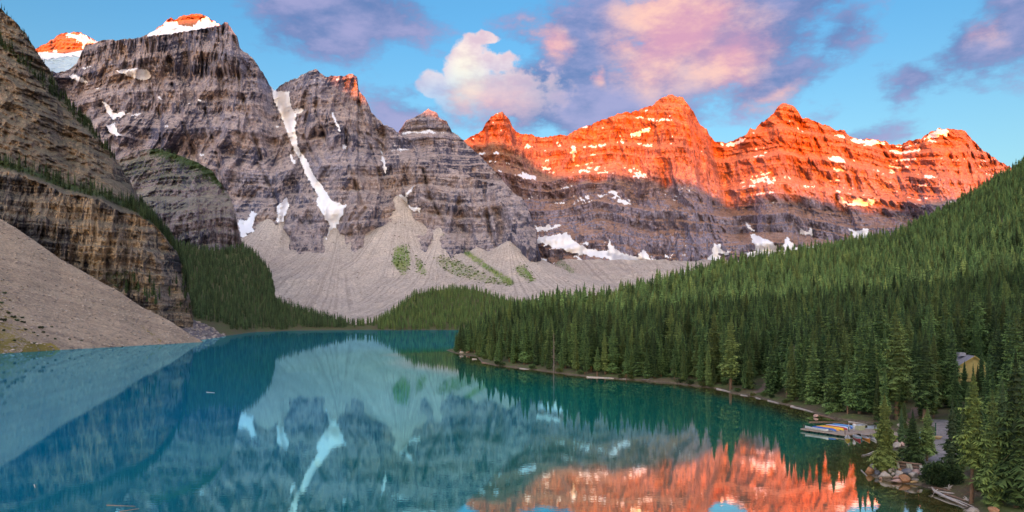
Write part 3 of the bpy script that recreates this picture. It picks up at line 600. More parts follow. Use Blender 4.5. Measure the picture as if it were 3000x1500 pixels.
# ---- unseen range added behind the camera, its crest shaped to shade the valley
def shade_range():
    te = math.tan(SUN_EL); RR = 20000.0
    tg = [(150, 150, 4150), (190, 160, 4150), (250, 150, 4100), (380, 70, 3450), (470, 62, 3450), (526, 70, 3450), (570, 66, 3450), (620, 70, 3450), (660, 52, 2970), (720, 110, 2980), (800, 180, 3000), (900, 185, 2950), (950, 205, 2940), (975, 235, 2935), (1010, 262, 2930), (1060, 282, 2910), (1100, 305, 2880),
          (1200, 322, 3250), (1262, 330, 3250), (1330, 362, 3300), (1400, 400, 3500), (1470, 411, 3480), (1501, 421, 3470), (1536, 431, 3460), (1563, 458, 3420), (1600, 475, 3400), (1640, 500, 3380), (1737, 508, 3360), (1815, 504, 3360), (1912, 515, 3350), (1960, 535, 3330), (2078, 543, 3330), (2186, 570, 3300), (2388, 562, 3320), (2446, 574, 3310),
          (2582, 589, 3300), (2776, 581, 3300), (3200, 585, 3300)]
    cs, sn = math.cos(SUN_AZ), math.sin(SUN_AZ); pr = []
    for px, py, D in tg:
        X, Y, Z = (px - 1500) / FPX * D, D, CZ + (HOR - py) / FPX * D
        pr.append((X * cs - Y * sn, Z + (RR + X * sn + Y * cs) * te))
    pr.sort(); pr = np.array(pr)
    u = np.arange(-12000, 9001, 60.0); w = np.interp(u, pr[:, 0], pr[:, 1])
    w = w + np.where(u < pr[0, 0], -0.7 * (pr[0, 0] - u), 0) - np.where(u > pr[-1, 0], 0.7 * (u - pr[-1, 0]), 0)
    w = np.maximum(w, 250) + 14 * (ridged(u / 260, 0 * u, 3, 90) - .7)
    rows = []
    for dv, k in ((-2600, 0.0), (-1200, 0.45), (-400, 0.8), (0, 1.0), (600, 0.7), (2500, 0.0)):
        v = RR + dv; z = w * k + (0 if k in (0, 1) else 1) * 120 * fbm(u / 600, u * 0 + dv / 500, 3, 91)
        rows.append(np.stack([u * cs - v * sn, -u * sn - v * cs, z - (15 if k == 0 else 0)], -1))
    V = np.stack(rows); structure('mountain', fast_mesh('mountain', V.reshape(-1, 3), quads(len(rows), len(u)), False, None, [M_ROCK]))
shade_range()

# ------------------------------------------------------------------ right shore: outline of the land, then the hillside
SHORE = [on_lake(*p) for p in [(1346, 1038), (1396, 1043), (1411, 1061), (1449, 1070), (1505, 1076), (1588, 1086), (1651, 1095), (1719, 1103), (1790, 1108), (1868, 1114), (1961, 1121), (2039, 1131), (2101, 1138), (2139, 1151), (2185, 1158), (2224, 1166),
    (2279, 1181), (2317, 1190), (2356, 1200), (2384, 1209), (2418, 1220), (2449, 1228), (2500, 1234), (2560, 1242), (2608, 1256), (2632, 1280), (2628, 1305), (2606, 1325), (2580, 1350), (2556, 1372), (2548, 1390), (2570, 1402), (2605, 1409), (2650, 1417), (2690, 1421), (2715, 1428), (2745, 1442), (2790, 1468), (2840, 1494), (2885, 1520), (2960, 1590)]]
LAND = SHORE + [(46, 50), (42, 20), (60, -40), (900, -40), (2600, 800), (2600, 2300), (200, 2300), (60, 1200), (10, 850), (-22, 620), (-45, 500)]
EDGE = SHORE + [(46, 50), (42, 20)]; BACK = LAND[-4:] + [LAND[0]]
SKYT = [(1340, 1000), (1370, 970), (1400, 940), (1450, 915), (1550, 885), (1640, 868), (1780, 852), (1850, 836), (2000, 793), (2116, 760), (2272, 733), (2388, 717), (2466, 702), (2621, 671), (2737, 620), (2796, 585), (2860, 545), (2947, 498), (3000, 463), (3200, 340), (3600, 150), (4200, 0)]
YK = [(1340, 480), (1400, 500), (1500, 520), (1640, 600), (1850, 750), (2000, 900), (2272, 1100), (2466, 1250), (2621, 1350), (2737, 1450), (2947, 1600), (3000, 1650), (3400, 1700), (4200, 1700)]
YS = [(1340, 440), (1411, 365), (1505, 327), (1651, 289), (1868, 259), (2101, 229), (2224, 201), (2356, 176), (2449, 160), (2600, 145), (2700, 130), (3000, 120), (3600, 90), (4200, 80)]
def ground_z(X, Y):
    X = np.asarray(X, float); Y = np.asarray(Y, float)
    ins = in_poly(X, Y, LAND); d = np.minimum(seg_dist(X, Y, EDGE), seg_dist(X, Y, BACK)); d = np.where(ins, d, -d)
    px = 1500 + FPX * X / np.maximum(Y, 20); px = np.clip(px, 1340, 4200)
    yk = interp(YK, px); y0 = interp(YS, px)
    g = interp(SKYT, px) + 14.5 * FPX / yk; zk = np.maximum(CZ + (HOR - g) / FPX * yk, 2.0)
    s = (Y - y0) / (yk - y0)
    hill = zk * np.where(s < 1, np.clip(s, 0, 1) ** 1.6, np.maximum(1 - (s - 1) * 1.2, 0.2))
    bank = np.minimum(np.maximum(d, 0) * 0.42, 0.9) + 0.035 * np.clip(d - 2, 0, 60)
    z = np.where(d > 0, bank + hill * sstep(2, 40, d) + 0.25 * fbm(X / 6, Y / 6, 3, 41) * sstep(0, 6, d), np.maximum(d * 0.22, -6))
    return z, d
def land_mat():
    m, t, b = new_mat('forest_floor')
    pos = t.new('ShaderNodeNewGeometry').outputs['Position']
    n1 = t.noise(pos, 0.12, 5, 0.65); n2 = t.noise(pos, 1.3, 6, 0.7)
    c = t.mix(t.step(t.math('ADD', n1, t.math('MULTIPLY', n2, 0.4)), 0.55, 0.8), (0.120, 0.092, 0.055), (0.090, 0.115, 0.035))
    c = t.mix(t.step(n2, 0.58, 0.72), c, (0.26, 0.21, 0.11))
    z = t.new('ShaderNodeSeparateXYZ', {0: pos}).outputs[2]
    c = t.mix(t.step(t.math('MULTIPLY_ADD', n2, 0.9, z), 0.95, 0.55), c, t.mix(t.step(n2, 0.4, 0.6), (0.10, 0.075, 0.05), (0.21, 0.165, 0.12)))
    t.put(b.inputs['Base Color'], c)
    bp = t.new('ShaderNodeBump', {'Height': n2}); bp.inputs['Distance'].default_value = 0.3; t.l.new(bp.outputs[0], b.inputs['Normal'])
    return m
M_LAND = land_mat()
def build_land():
    u = np.concatenate([np.linspace(1300, 3060, 230), np.linspace(3080, 4200, 30)])
    y = np.concatenate([np.geomspace(40, 260, 190), np.geomspace(263, 2200, 130)])
    U, Y = np.meshgrid(u, y); X = (U - 1500) / FPX * Y
    z, d = ground_z(X.ravel(), Y.ravel())
    structure('hillside', fast_mesh('hillside', np.stack([X.ravel(), Y.ravel(), z], -1), quads(len(y), len(u)), True, None, [M_LAND]))
build_land()

# ------------------------------------------------------------------ far shore ground under the woods
TOP_W = [(985, 955, 1420), (1039, 952, 1440), (1078, 947, 1450), (1109, 940, 1480), (1150, 915, 1530), (1185, 885, 1600), (1215, 862, 1650), (1272, 852, 1700), (1330, 845, 1720), (1388, 848, 1720), (1419, 857, 1700), (1458, 872, 1680), (1505, 884, 1650), (1600, 890, 1650), (1750, 890, 1650)]
BOT_W = [(985, 970, 1330), (1150, 969.5, 1340), (1400, 968.5, 1350), (1750, 966, 1400)]
W_ = sheet('hillside', M_LAND, 985, 1750, 5, TOP_W, BOT_W, 60, lambda PX, PY, X, Z, t, m: 3 * fbm(X / 40, Z / 20, 3, 51), 1, jag=0, smooth=True)
TOP_F = [(430, 690, 1500), (500, 705, 1600), (545, 722, 1700), (610, 735, 1740), (680, 730, 1760), (715, 722, 1770), (750, 745, 1750), (785, 785, 1720), (800, 830, 1680), (805, 880, 1620), (870, 902, 1560), (935, 924, 1500), (1000, 940, 1460), (1040, 953, 1420)]
BOT_F = [(430, 975, 800), (560, 995, 780), (640, 990, 860), (680, 984, 940), (750, 974.5, 1150), (850, 971, 1280), (1040, 970, 1330)]
F_ = sheet('hillside', M_LAND, 430, 1040, 4, TOP_F, BOT_F, 80, lambda PX, PY, X, Z, t, m: 6 * fbm(X / 60, Z / 40, 3, 52), 1, jag=0, smooth=True)

# ------------------------------------------------------------------ lake
def water_mat():
    m = bpy.data.materials.new('lake_water'); m.use_nodes = True
    t = NT(m.node_tree); t.n.clear(); out = t.new('ShaderNodeOutputMaterial')
    pos = t.new('ShaderNodeNewGeometry').outputs['Position']
    dp = t.attr('depth'); n1 = t.noise(pos, 0.05, 4, 0.6); nb = t.noise(pos, 0.45, 5, 0.65)
    # glacial flour in deep water, green over the shelf, brown stones showing in the shallows
    deep = t.mix(t.step(n1, 0.3, 0.7), (0.000, 0.225, 0.425), (0.000, 0.255, 0.440))
    shal = t.mix(t.step(nb, 0.4, 0.62), (0.060, 0.062, 0.018), (0.150, 0.120, 0.040))
    c = t.mix(t.step(t.math('MULTIPLY_ADD', nb, 4.0, dp), 4.5, 17.0), shal, (0.001, 0.190, 0.135))
    c = t.mix(t.step(dp, 20.0, 150.0), c, deep)
    w = t.noise(t.scale(pos, (0.55, 1.0, 1)), 1.4, 3, 0.5); w2 = t.noise(pos, 0.09, 2, 0.5)
    bp = t.new('ShaderNodeBump', {'Height': t.math('MULTIPLY_ADD', w2, 1.2, w)}); bp.inputs['Strength'].default_value = 1.0; bp.inputs['Distance'].default_value = 0.0024
    df = t.new('ShaderNodeBsdfDiffuse', {'Color': c})
    reflect_tint = t.step(dp, 18.0, 52.0)                    # reflections kept bright inshore, teal tint put into them further out
    gl = t.new('ShaderNodeBsdfGlossy', {'Color': t.mix(reflect_tint, (0.95, 0.95, 0.95), (0.40, 0.88, 0.98)), 'Roughness': 0.01, 'Normal': bp.outputs[0]})
    fr = t.new('ShaderNodeFresnel', {'IOR': 1.8, 'Normal': bp.outputs[0]})
    mx = t.new('ShaderNodeMixShader', {0: t.math('MULTIPLY_ADD', fr.outputs[0], 0.50, t.math('MULTIPLY_ADD', reflect_tint, -0.06, 0.46), clamp=True), 1: df.outputs[0], 2: gl.outputs[0]})
    t.l.new(mx.outputs[0], out.inputs[0])
    return m
def build_lake():
    u = np.linspace(-1500, 4200, 280); y = np.concatenate([np.linspace(-60, 38, 6), np.geomspace(42, 1600, 210)])
    U, Y = np.meshgrid(u, y); X = (U - 1500) / FPX * np.maximum(np.abs(Y), 60)
    d = seg_dist(X.ravel(), Y.ravel(), EDGE + [(60, -100)])
    structure('lake', fast_mesh('lake', np.stack([X.ravel(), Y.ravel(), 0 * X.ravel()], -1), quads(len(y), len(u)), True, {'depth': d}, [water_mat()]))
build_lake()

# ------------------------------------------------------------------ conifers
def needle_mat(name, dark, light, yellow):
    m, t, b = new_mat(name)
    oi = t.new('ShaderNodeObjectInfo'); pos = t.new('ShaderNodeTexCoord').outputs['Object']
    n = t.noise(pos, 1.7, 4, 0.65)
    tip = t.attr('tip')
    c = t.mix(t.step(t.math('ADD', t.math('MULTIPLY', tip, 0.8), t.math('MULTIPLY', t.math('SUBTRACT', n, 0.5), 1.2)), 0.15, 0.95), dark, light)  # light tops and dark gaps put into colour: paler tips, darker inner needles
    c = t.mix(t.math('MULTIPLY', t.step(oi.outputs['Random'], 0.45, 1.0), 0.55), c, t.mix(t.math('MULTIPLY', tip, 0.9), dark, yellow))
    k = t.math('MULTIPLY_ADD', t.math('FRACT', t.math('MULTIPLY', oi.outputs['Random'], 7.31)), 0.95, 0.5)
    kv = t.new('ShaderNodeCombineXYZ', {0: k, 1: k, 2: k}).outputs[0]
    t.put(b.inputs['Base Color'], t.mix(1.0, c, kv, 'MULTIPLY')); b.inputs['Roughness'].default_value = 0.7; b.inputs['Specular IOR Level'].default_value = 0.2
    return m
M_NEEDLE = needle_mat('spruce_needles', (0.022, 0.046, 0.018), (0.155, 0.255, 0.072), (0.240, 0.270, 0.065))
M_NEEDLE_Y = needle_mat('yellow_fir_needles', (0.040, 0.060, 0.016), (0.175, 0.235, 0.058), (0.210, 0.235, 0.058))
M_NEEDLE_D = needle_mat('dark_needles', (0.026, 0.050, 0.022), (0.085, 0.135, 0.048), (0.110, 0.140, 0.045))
M_BARK = plain_mat('bark', (0.210, 0.125, 0.075), 0.9, (0.115, 0.075, 0.050), 4.0, 0.04, stretch=(2, 2, 0.5))
M_DEADBARK = plain_mat('dead_bark', (0.26, 0.22, 0.19), 0.9, (0.15, 0.12, 0.10), 4.0, 0.03)

def tube(V, F, pts, rad, n=6):
    """append a tapered tube to vertex / face lists"""
    b0 = len(V); pts = [Vector(p) for p in pts]
    for i, p in enumerate(pts):
        d = (pts[min(i + 1, len(pts) - 1)] - pts[max(i - 1, 0)]).normalized()
        a = d.orthogonal().normalized() if abs(d.z) < 0.9 else Vector((1, 0, 0)); a = (a - d * a.dot(d)).normalized(); c = d.cross(a)
        for k in range(n):
            th = 2 * math.pi * k / n; V.append(tuple(p + (a * math.cos(th) + c * math.sin(th)) * rad[i]))
    for i in range(len(pts) - 1):
        for k in range(n):
            A = b0 + i * n + k; B = b0 + i * n + (k + 1) % n; F.append((A, B, B + n)); F.append((A, B + n, A + n))
def conifer(seed, H=16.0, RB=2.3, whorls=30, nb=7, K=5, z0=0.10, sparse=1.0, dead=0, shapep=0.8, trunk_n=7):
    """unit made of a crown (serrated drooping fronds) and a tapered trunk; returns (crown arrays, trunk arrays)"""
    rg = random.Random(seed); V = []; F = []; T = []
    def tri(a, b, c, ta, tb, tc):
        i = len(V); V.extend((a, b, c)); T.extend((ta, tb, tc)); F.append((i, i + 1, i + 2))
    lean = (rg.uniform(-.015, .015), rg.uniform(-.015, .015))
    for i in range(whorls):
        f = (i + rg.uniform(-.3, .3)) / (whorls - 1); f = min(max(f, 0), 1); z = H * (z0 + (1 - z0) * f ** 0.93)
        env = (1 - f) ** shapep * (0.62 + 0.38 * min(1, f * 5 + 0.4))
        irr = 0.8 + 0.35 * math.sin(f * 19 + seed) * rg.random()
        n = nb if f < 0.8 else max(4, nb - 2); a0 = rg.uniform(0, 6.3)
        for j in range(n):
            if rg.random() > sparse * 0.93: continue
            a = a0 + j * 6.2832 / n + rg.uniform(-.28, .28); L = RB * env * irr * rg.uniform(0.68, 1.2) + 0.10 * H / 16
            dr = Vector((math.cos(a), math.sin(a), 0)); pe = Vector((-dr.y, dr.x, 0))
            droop = 0.10 + 0.34 * (1 - f) + rg.uniform(-.08, .1); up = 0.30 * f
            base = Vector((lean[0] * z, lean[1] * z, z)); w = 0.36 * L + 0.10 * H / 16
            def P(s): return base + dr * (L * s) + Vector((0, 0, L * (up * s - droop * s * s * (1.25 - 0.45 * s))))
            if K <= 1:
                p0 = base + Vector((0, 0, 0.075 * H)); p1 = P(1.0); mid = P(0.55); dn = Vector((0, 0, 0.035 * H * rg.uniform(.6, 1.3)))
                tri(p0, mid + pe * w * 1.5 - dn, p1, 0.35, 0.5, 1.0); tri(p0, p1, mid - pe * w * 1.5 - dn, 0.35, 1.0, 0.5)
                continue
            pk = base + Vector((0, 0, 0.05 * H)); dn = Vector((0, 0, 0.03 * H)); pm = base + dr * (L * .62) - dn - Vector((0, 0, .25 * L))   # inner skirt of needles
            tri(pk, pm + pe * w * .9, pm - pe * w * .9, 0.25, 0.3, 0.3)
            for k in range(K):
                s0, s1 = (k + 0.05) / K, (k + 1.25) / K; s1 = min(s1, 1.0); q0, q1 = P(s0), P(s1); wk = w * (1.12 - 0.75 * (k / K)) * rg.uniform(.75, 1.2)
                fw = dr * (wk * 0.75)
                for sg in (1, -1):
                    tipp = P((s0 + s1) / 2) + pe * (sg * wk) + fw * rg.uniform(.5, 1.1) + Vector((0, 0, -wk * rg.uniform(.2, .95)))
                    tri(q0, q1, tipp, 0.3 + .5 * s0, 0.35 + .5 * s1, 0.8 + 0.3 * s1)
                if K > 1 and k < K - 1 and rg.random() < 0.9:   # hanging twig below the bough
                    hang = P((s0 + s1) / 2) + Vector((0, 0, -(wk + .1) * rg.uniform(.8, 1.5))) + fw * .3 + pe * rg.uniform(-.3, .3) * wk
                    tri(q0, q1, hang, 0.25, 0.3, 0.65)
    tv = []; tf = []; nzt = 6
    tube(tv, tf, [(lean[0] * H * k / nzt, lean[1] * H * k / nzt, H * 0.985 * k / nzt - (0.4 if k == 0 else 0)) for k in range(nzt + 1)], [0.0165 * H * (1 - 0.93 * k / nzt) + 0.012 for k in range(nzt + 1)], trunk_n)
    for _ in range(dead):
        z = H * rg.uniform(0.04, 0.36); a = rg.uniform(0, 6.3); L = rg.uniform(.5, 1.5)
        tube(tv, tf, [(0, 0, z), (L * .6 * math.cos(a), L * .6 * math.sin(a), z - .1 * L), (L * math.cos(a), L * math.sin(a), z - .45 * L)], [.03, .02, .008], 3)
    return (V, F, T), (tv, tf)
def crown_me(name, c, mat): return fast_mesh(name, [tuple(v) for v in c[0]], c[1], False, {'tip': c[2]}, [mat])
def trunk_me(name, tr, mat=None): return fast_mesh(name, tr[0], tr[1], True, None, [mat or M_BARK])
M_STONE1 = plain_mat('scree_stone', (0.50, 0.44, 0.37), 0.9, (0.34, 0.29, 0.25), 2.0); M_STONE2 = plain_mat('dark_scree_stone', (0.30, 0.26, 0.23), 0.9, (0.20, 0.18, 0.17), 2.0)
PROTO = []
for i, (rb, wh, z0, sp, dd) in enumerate([(2.4, 36, .05, 1, 6), (1.95, 38, .08, 1, 8), (2.7, 34, .04, 1, 4), (2.1, 36, .13, .98, 14), (1.75, 38, .06, 1, 6), (2.2, 32, .20, .95, 22)]):
    c, tr = conifer(100 + i, 16, rb, wh, 7, 5, z0, sp, dd)
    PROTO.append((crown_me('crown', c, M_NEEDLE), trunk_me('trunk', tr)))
def lod(seed, wh, nb, K, rb, name, mat=None, sp=1.0):
    (V, F, T), (tv, tf) = conifer(seed, 16, rb, wh, nb, K, 0.06, sp, 0, trunk_n=4)
    n = len(V); VV = [tuple(v) for v in V] + tv; FF = F + [tuple(a + n for a in f) for f in tf]
    me = fast_mesh(name, VV, FF, False, {'tip': T + [0] * len(tv)}, [mat or M_NEEDLE, M_BARK], [0] * len(F) + [1] * len(tf))
    return bpy.data.objects.new(name, me)
def lod_set(name, lst):
    c = bpy.data.collections.new(name)
    for o in lst: c.objects.link(o)
    return c
LOD_MID = lod_set('mid_tree_kit', [lod(200 + i, 26, 7, 3, rb, 'mid_tree') for i, rb in enumerate((2.5, 2.1, 2.8, 1.9, 2.3))])
LOD_FAR = lod_set('far_tree_kit', [lod(220 + i, 15, 6, 1, rb, 'far_tree') for i, rb in enumerate((2.8, 2.3, 3.0, 2.1))])
LOD_DARK = lod_set('dark_tree_kit', [lod(240 + i, 20, 6, 2, rb, 'dark_tree', M_NEEDLE_D) for i, rb in enumerate((2.1, 1.8, 2.4))])
LOD_FAR_D = lod_set('dark_far_kit', [lod(260 + i, 15, 6, 1, rb, 'dark_far_tree', M_NEEDLE_D) for i, rb in enumerate((2.7, 2.3, 2.9))])  # far tree models with the darker needles

def forest(name, pts, hts, kit, label, cat='trees', seed=0, fat=1.0):
    """a wood that reads as one mass: points with size and turn, instanced by geometry nodes"""
    pts = np.asarray(pts, np.float32); n = len(pts); rs = np.random.RandomState(seed)
    me = bpy.data.meshes.new(name); me.vertices.add(n); me.vertices.foreach_set('co', pts.ravel())
    nk = len(kit.objects)
    for nm, typ, val in (('size', 'FLOAT', np.asarray(hts) / 16.0), ('turn', 'FLOAT', rs.rand(n) * 6.283), ('fat', 'FLOAT', fat * (0.75 + 0.5 * rs.rand(n)))):
        a = me.attributes.new(nm, typ, 'POINT'); a.data.foreach_set('value', np.asarray(val, np.float32))
    a = me.attributes.new('pick', 'INT', 'POINT'); a.data.foreach_set('value', rs.randint(0, nk, n).astype(np.int32))
    o = obj(name, me, None, kind='stuff'); tag(o, label, cat)
    ng = bpy.data.node_groups.new(name + '_nodes', 'GeometryNodeTree')
    ng.interface.new_socket('Geometry', in_out='INPUT', socket_type='NodeSocketGeometry'); ng.interface.new_socket('Geometry', in_out='OUTPUT', socket_type='NodeSocketGeometry')
    N = ng.nodes; Lk = ng.links
    gi, go = N.new('NodeGroupInput'), N.new('NodeGroupOutput'); ip = N.new('GeometryNodeInstanceOnPoints'); ci = N.new('GeometryNodeCollectionInfo')
    ci.inputs['Collection'].default_value = kit; ci.inputs['Separate Children'].default_value = True; ci.inputs['Reset Children'].default_value = True
    def na(nm, typ):
        q = N.new('GeometryNodeInputNamedAttribute'); q.data_type = typ; q.inputs['Name'].default_value = nm; return q.outputs['Attribute']
    sz, ft = na('size', 'FLOAT'), na('fat', 'FLOAT')
    mu = N.new('ShaderNodeMath'); mu.operation = 'MULTIPLY'; Lk.new(sz, mu.inputs[0]); Lk.new(ft, mu.inputs[1])
    cs = N.new('ShaderNodeCombineXYZ'); Lk.new(mu.outputs[0], cs.inputs[0]); Lk.new(mu.outputs[0], cs.inputs[1]); Lk.new(sz, cs.inputs[2])
    cr = N.new('ShaderNodeCombineXYZ'); Lk.new(na('turn', 'FLOAT'), cr.inputs[2])
    Lk.new(gi.outputs[0], ip.inputs['Points']); Lk.new(ci.outputs[0], ip.inputs['Instance']); ip.inputs['Pick Instance'].default_value = True
    Lk.new(na('pick', 'INT'), ip.inputs['Instance Index']); Lk.new(cr.outputs[0], ip.inputs['Rotation']); Lk.new(cs.outputs[0], ip.inputs['Scale'])
    Lk.new(ip.outputs[0], go.inputs[0])
    md = o.modifiers.new('trees', 'NODES'); md.node_group = ng
    return o

# ---- the wood on the right shore and hillside
PATH1 = [on_lake(*p, 2.4) for p in [(2640, 1366), (2690, 1378), (2730, 1372), (2755, 1345), (2770, 1310), (2775, 1280), (2768, 1250), (2755, 1215), (2720, 1195)]]
PATH2 = [on_lake(*p, 1.2) for p in [(2195, 1158), (2225, 1148), (2245, 1138), (2242, 1126), (2260, 1115)]]
PATH3 = [on_lake(*p, 1.6) for p in [(2660, 1250), (2665, 1225), (2690, 1200)]]
CABIN = (121.0, 194.0)
rs = np.random.RandomState(11)
def scatter(y0, y1, sp, u0=1335, u1=3320):
    out = []
    y = y0
    xa, xb = (u0 - 1500) / FPX, (u1 - 1500) / FPX
    ny = int((y1 - y0) / sp)
    gy = y0 + (np.arange(ny)[:, None] + rs.rand(ny, 1) * 0)
    yy = y0 + np.arange(ny) * sp
    for v in yy:
        n = max(int((xb - xa) * v / sp), 1)
        x = xa * v + (np.arange(n) + rs.rand(n)) * sp; out.append(np.stack([x, v + (rs.rand(n) - .5) * sp * 1.3], -1))
    return np.concatenate(out)
P_ = np.concatenate([scatter(60, 300, 4.5), scatter(300, 620, 5.9), scatter(620, 1720, 8.4)])
zz, dd = ground_z(P_[:, 0], P_[:, 1])
pxs = 1500 + FPX * P_[:, 0] / P_[:, 1]
keep = (dd > 0.9) & (P_[:, 1] < interp(YK, np.clip(pxs, 1340, 4200)) * 1.06)
keep &= ~((dd < 5) & (rs.rand(len(P_)) < 0.35)) 
for pth, w in ((PATH1, 2.8), (PATH2, 2.0), (PATH3, 1.6)): keep &= seg_dist(P_[:, 0], P_[:, 1], pth) > w
keep &= np.hypot(P_[:, 0] - CABIN[0], P_[:, 1] - CABIN[1]) > 8.5
keep &= ~in_poly(P_[:, 0], P_[:, 1], [(48, 86), (80, 86), (86, 128), (58, 128)])        # the stone point, planted one by one below
keep &= ~in_poly(P_[:, 0], P_[:, 1], [(45, 50), (75, 60), (90, 100), (60, 100), (48, 80)])
keep &= ~in_poly(P_[:, 0], P_[:, 1], [(68, 128), (84, 124), (86, 140), (74, 150)])
cw = in_poly(pxs, P_[:, 1], [(2805, 120), (2905, 120), (2905, 186), (2805, 186)])          # thin trees before the cabin so that it shows
keep &= ~cw
keep &= (fbm(P_[:, 0] / 22, P_[:, 1] / 22, 2, 88) > -0.30) | (dd < 10)
P_, zz, dd, pxs = P_[keep], zz[keep], dd[keep], pxs[keep]
hts = np.where(P_[:, 1] < 350, 9 + 11.5 * rs.rand(len(P_)) ** 0.8, 8 + 9.5 * rs.rand(len(P_)))
hts *= 1 + 0.22 * fbm(P_[:, 0] / 45, P_[:, 1] / 45, 2, 89)
hts = np.where(rs.rand(len(P_)) < .10, hts * 1.3, hts); hts = np.minimum(np.where(P_[:, 1] > 300, hts * 1.12, hts), 23)
hts = np.where((dd < 4) & (rs.rand(len(P_)) < .5), hts * (0.35 + 0.4 * rs.rand(len(P_))), hts)
hts *= np.clip(0.72 + 0.3 * (P_[:, 1] - interp(YS, np.clip(pxs, 1340, 4200)) + 45) / 60, 0.72, 1.0)
# rough front-to-back visibility picks the trees that show largest; they become things of their own
def visible_area():
    order = np.argsort(P_[:, 1]); buf = np.zeros((375, 750), bool); area = np.zeros(len(P_))
    for i in order:
        D = P_[i, 1]; cx = pxs[i] / 4; pyb = (HOR - (zz[i] - CZ) * FPX / D) / 4; hh = hts[i] * FPX / D / 4
        y0, y1 = int(max(pyb - hh, 0)), int(min(pyb, 374)); hw = 0.11 * hts[i] * FPX / D / 4
        x0, x1 = int(max(cx - hw * .7, 0)), int(min(cx + hw * .7 + 1, 750))
        if y1 <= y0 or x1 <= x0 or pyb - hh > 375: continue
        sub = buf[y0:y1, x0:x1]; area[i] = (~sub).sum(); sub[:] = True
    return area
va = visible_area(); big = np.argsort(-va)[:270]; ind = np.zeros(len(P_), bool); ind[big] = True
KINDS = [('slim', 1), ('broad', 2)]
def copy_tree(i, k, loc, ht, fat, rz, label, group, name='spruce_tree', crown=None, trunk=None):
    e = empty(name, loc, rz, label, 'tree', group); s = ht / 16.0; e.scale = (s * fat, s * fat, s)
    for nm, me in (('trunk', trunk or PROTO[k][1]), ('crown', crown or PROTO[k][0])):
        obj(nm, me, e)
    return e
for i in big:
    D = P_[i, 1]
    if dd[i] < 8: lab, grp = 'dark green spruce in the front row along the right shore, over the water', 'spruces along the water edge'
    elif D < 190: lab, grp = 'tall dark green spruce in the dense wood around and behind the dock and cabin', 'spruces behind the dock'
    else: lab, grp = 'green spruce in the crowded wood behind the front row on the right shore', 'spruces of the right shore wood'
    copy_tree(i, int(rs.randint(6)), (P_[i, 0], D, zz[i] - 0.05), hts[i], rs.uniform(.95, 1.4), rs.uniform(0, 6.28), lab, grp)
mid = ~ind & (P_[:, 1] < 520); far = ~ind & ~mid
print('trees', len(P_), mid.sum(), far.sum())
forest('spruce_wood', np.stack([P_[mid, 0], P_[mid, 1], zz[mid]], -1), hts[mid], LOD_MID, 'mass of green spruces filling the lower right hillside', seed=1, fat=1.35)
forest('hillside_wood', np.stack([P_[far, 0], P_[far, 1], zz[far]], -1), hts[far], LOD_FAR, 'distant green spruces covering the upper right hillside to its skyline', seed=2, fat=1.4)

# ---- woods on other slopes: points picked on the terrain itself
def on_sheet(s, n, mask, seed):
    r = np.random.RandomState(seed); m = mask(s.PX, s.PY).ravel(); V = s.V.reshape(-1, 3)
    P = V.reshape(s.nr, s.nc, 3); ar = np.linalg.norm(np.cross(np.gradient(P, axis=0), np.gradient(P, axis=1)), axis=-1).ravel() * m
    ix = r.choice(len(V), n, p=ar / ar.sum()); p = V[ix].copy(); p[:, :2] += (r.rand(n, 2) - .5) * 3; return p
p = on_sheet(W_, 3600, lambda a, b: (b < 967) & (b < 969 - 14 * (a < 1110)) , 31); forest('far_shore_wood', p, 10 + 5.5 * np.random.RandomState(1).rand(len(p)), LOD_FAR, 'low spruce wood on the rounded knoll across the lake', seed=3)
p = on_sheet(F_, 4200, lambda a, b: (b < 966 - 6 * (a > 840)) & (a > 440) & ~((a < 670) & (b > 930 + (a - 560) * 0.2)), 32)
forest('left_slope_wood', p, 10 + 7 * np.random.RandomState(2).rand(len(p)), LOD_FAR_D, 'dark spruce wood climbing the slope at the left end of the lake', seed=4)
sh = lambda a, b: np.exp(-(seg_dist(a, b, [(0, 480), (80, 497), (200, 545), (300, 568), (400, 610), (460, 655), (500, 700)]) / 13) ** 2) > 0.35
p1 = on_sheet(L_, 330, sh, 33)
p2 = on_sheet(L_, 250, lambda a, b: seg_dist(a, b, [(0, 124), (47, 161), (93, 204), (170, 282), (280, 392), (330, 455)]) < 12, 34)
p3 = on_sheet(L_, 60, lambda a, b: in_poly(a, b, [(330, 830), (420, 800), (480, 860), (540, 800), (560, 920), (420, 900)]), 35)
p4 = on_sheet(L_, 90, lambda a, b: seg_dist(a, b, [(457, 658), (494, 698), (522, 745), (545, 840), (556, 900)]) < 12, 36)
p5 = on_sheet(L_, 60, lambda a, b: seg_dist(a, b, [(0, 25), (102, 142), (211, 313), (289, 403)]) < 5, 37)
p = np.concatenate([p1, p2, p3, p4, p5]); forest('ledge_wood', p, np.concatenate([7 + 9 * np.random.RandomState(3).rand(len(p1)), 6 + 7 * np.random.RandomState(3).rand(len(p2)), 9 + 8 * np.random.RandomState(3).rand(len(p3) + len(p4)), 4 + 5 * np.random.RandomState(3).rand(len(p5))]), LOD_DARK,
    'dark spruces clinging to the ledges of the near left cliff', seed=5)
p = on_sheet(S_, 420, lambda a, b: seg_dist(a, b, [(1302, 696), (1360, 738), (1430, 788), (1500, 830)]) < 7, 38)
q = on_sheet(S_, 60, lambda a, b: seg_dist(a, b, [(1612, 752), (1650, 776), (1675, 796)]) < 9, 39)
forest('scree_ridge_trees', np.concatenate([p, q]), 5 + 5 * np.random.RandomState(4).rand(len(p) + len(q)), LOD_FAR, 'thin strip of small trees running down the pale scree fan', seed=6)
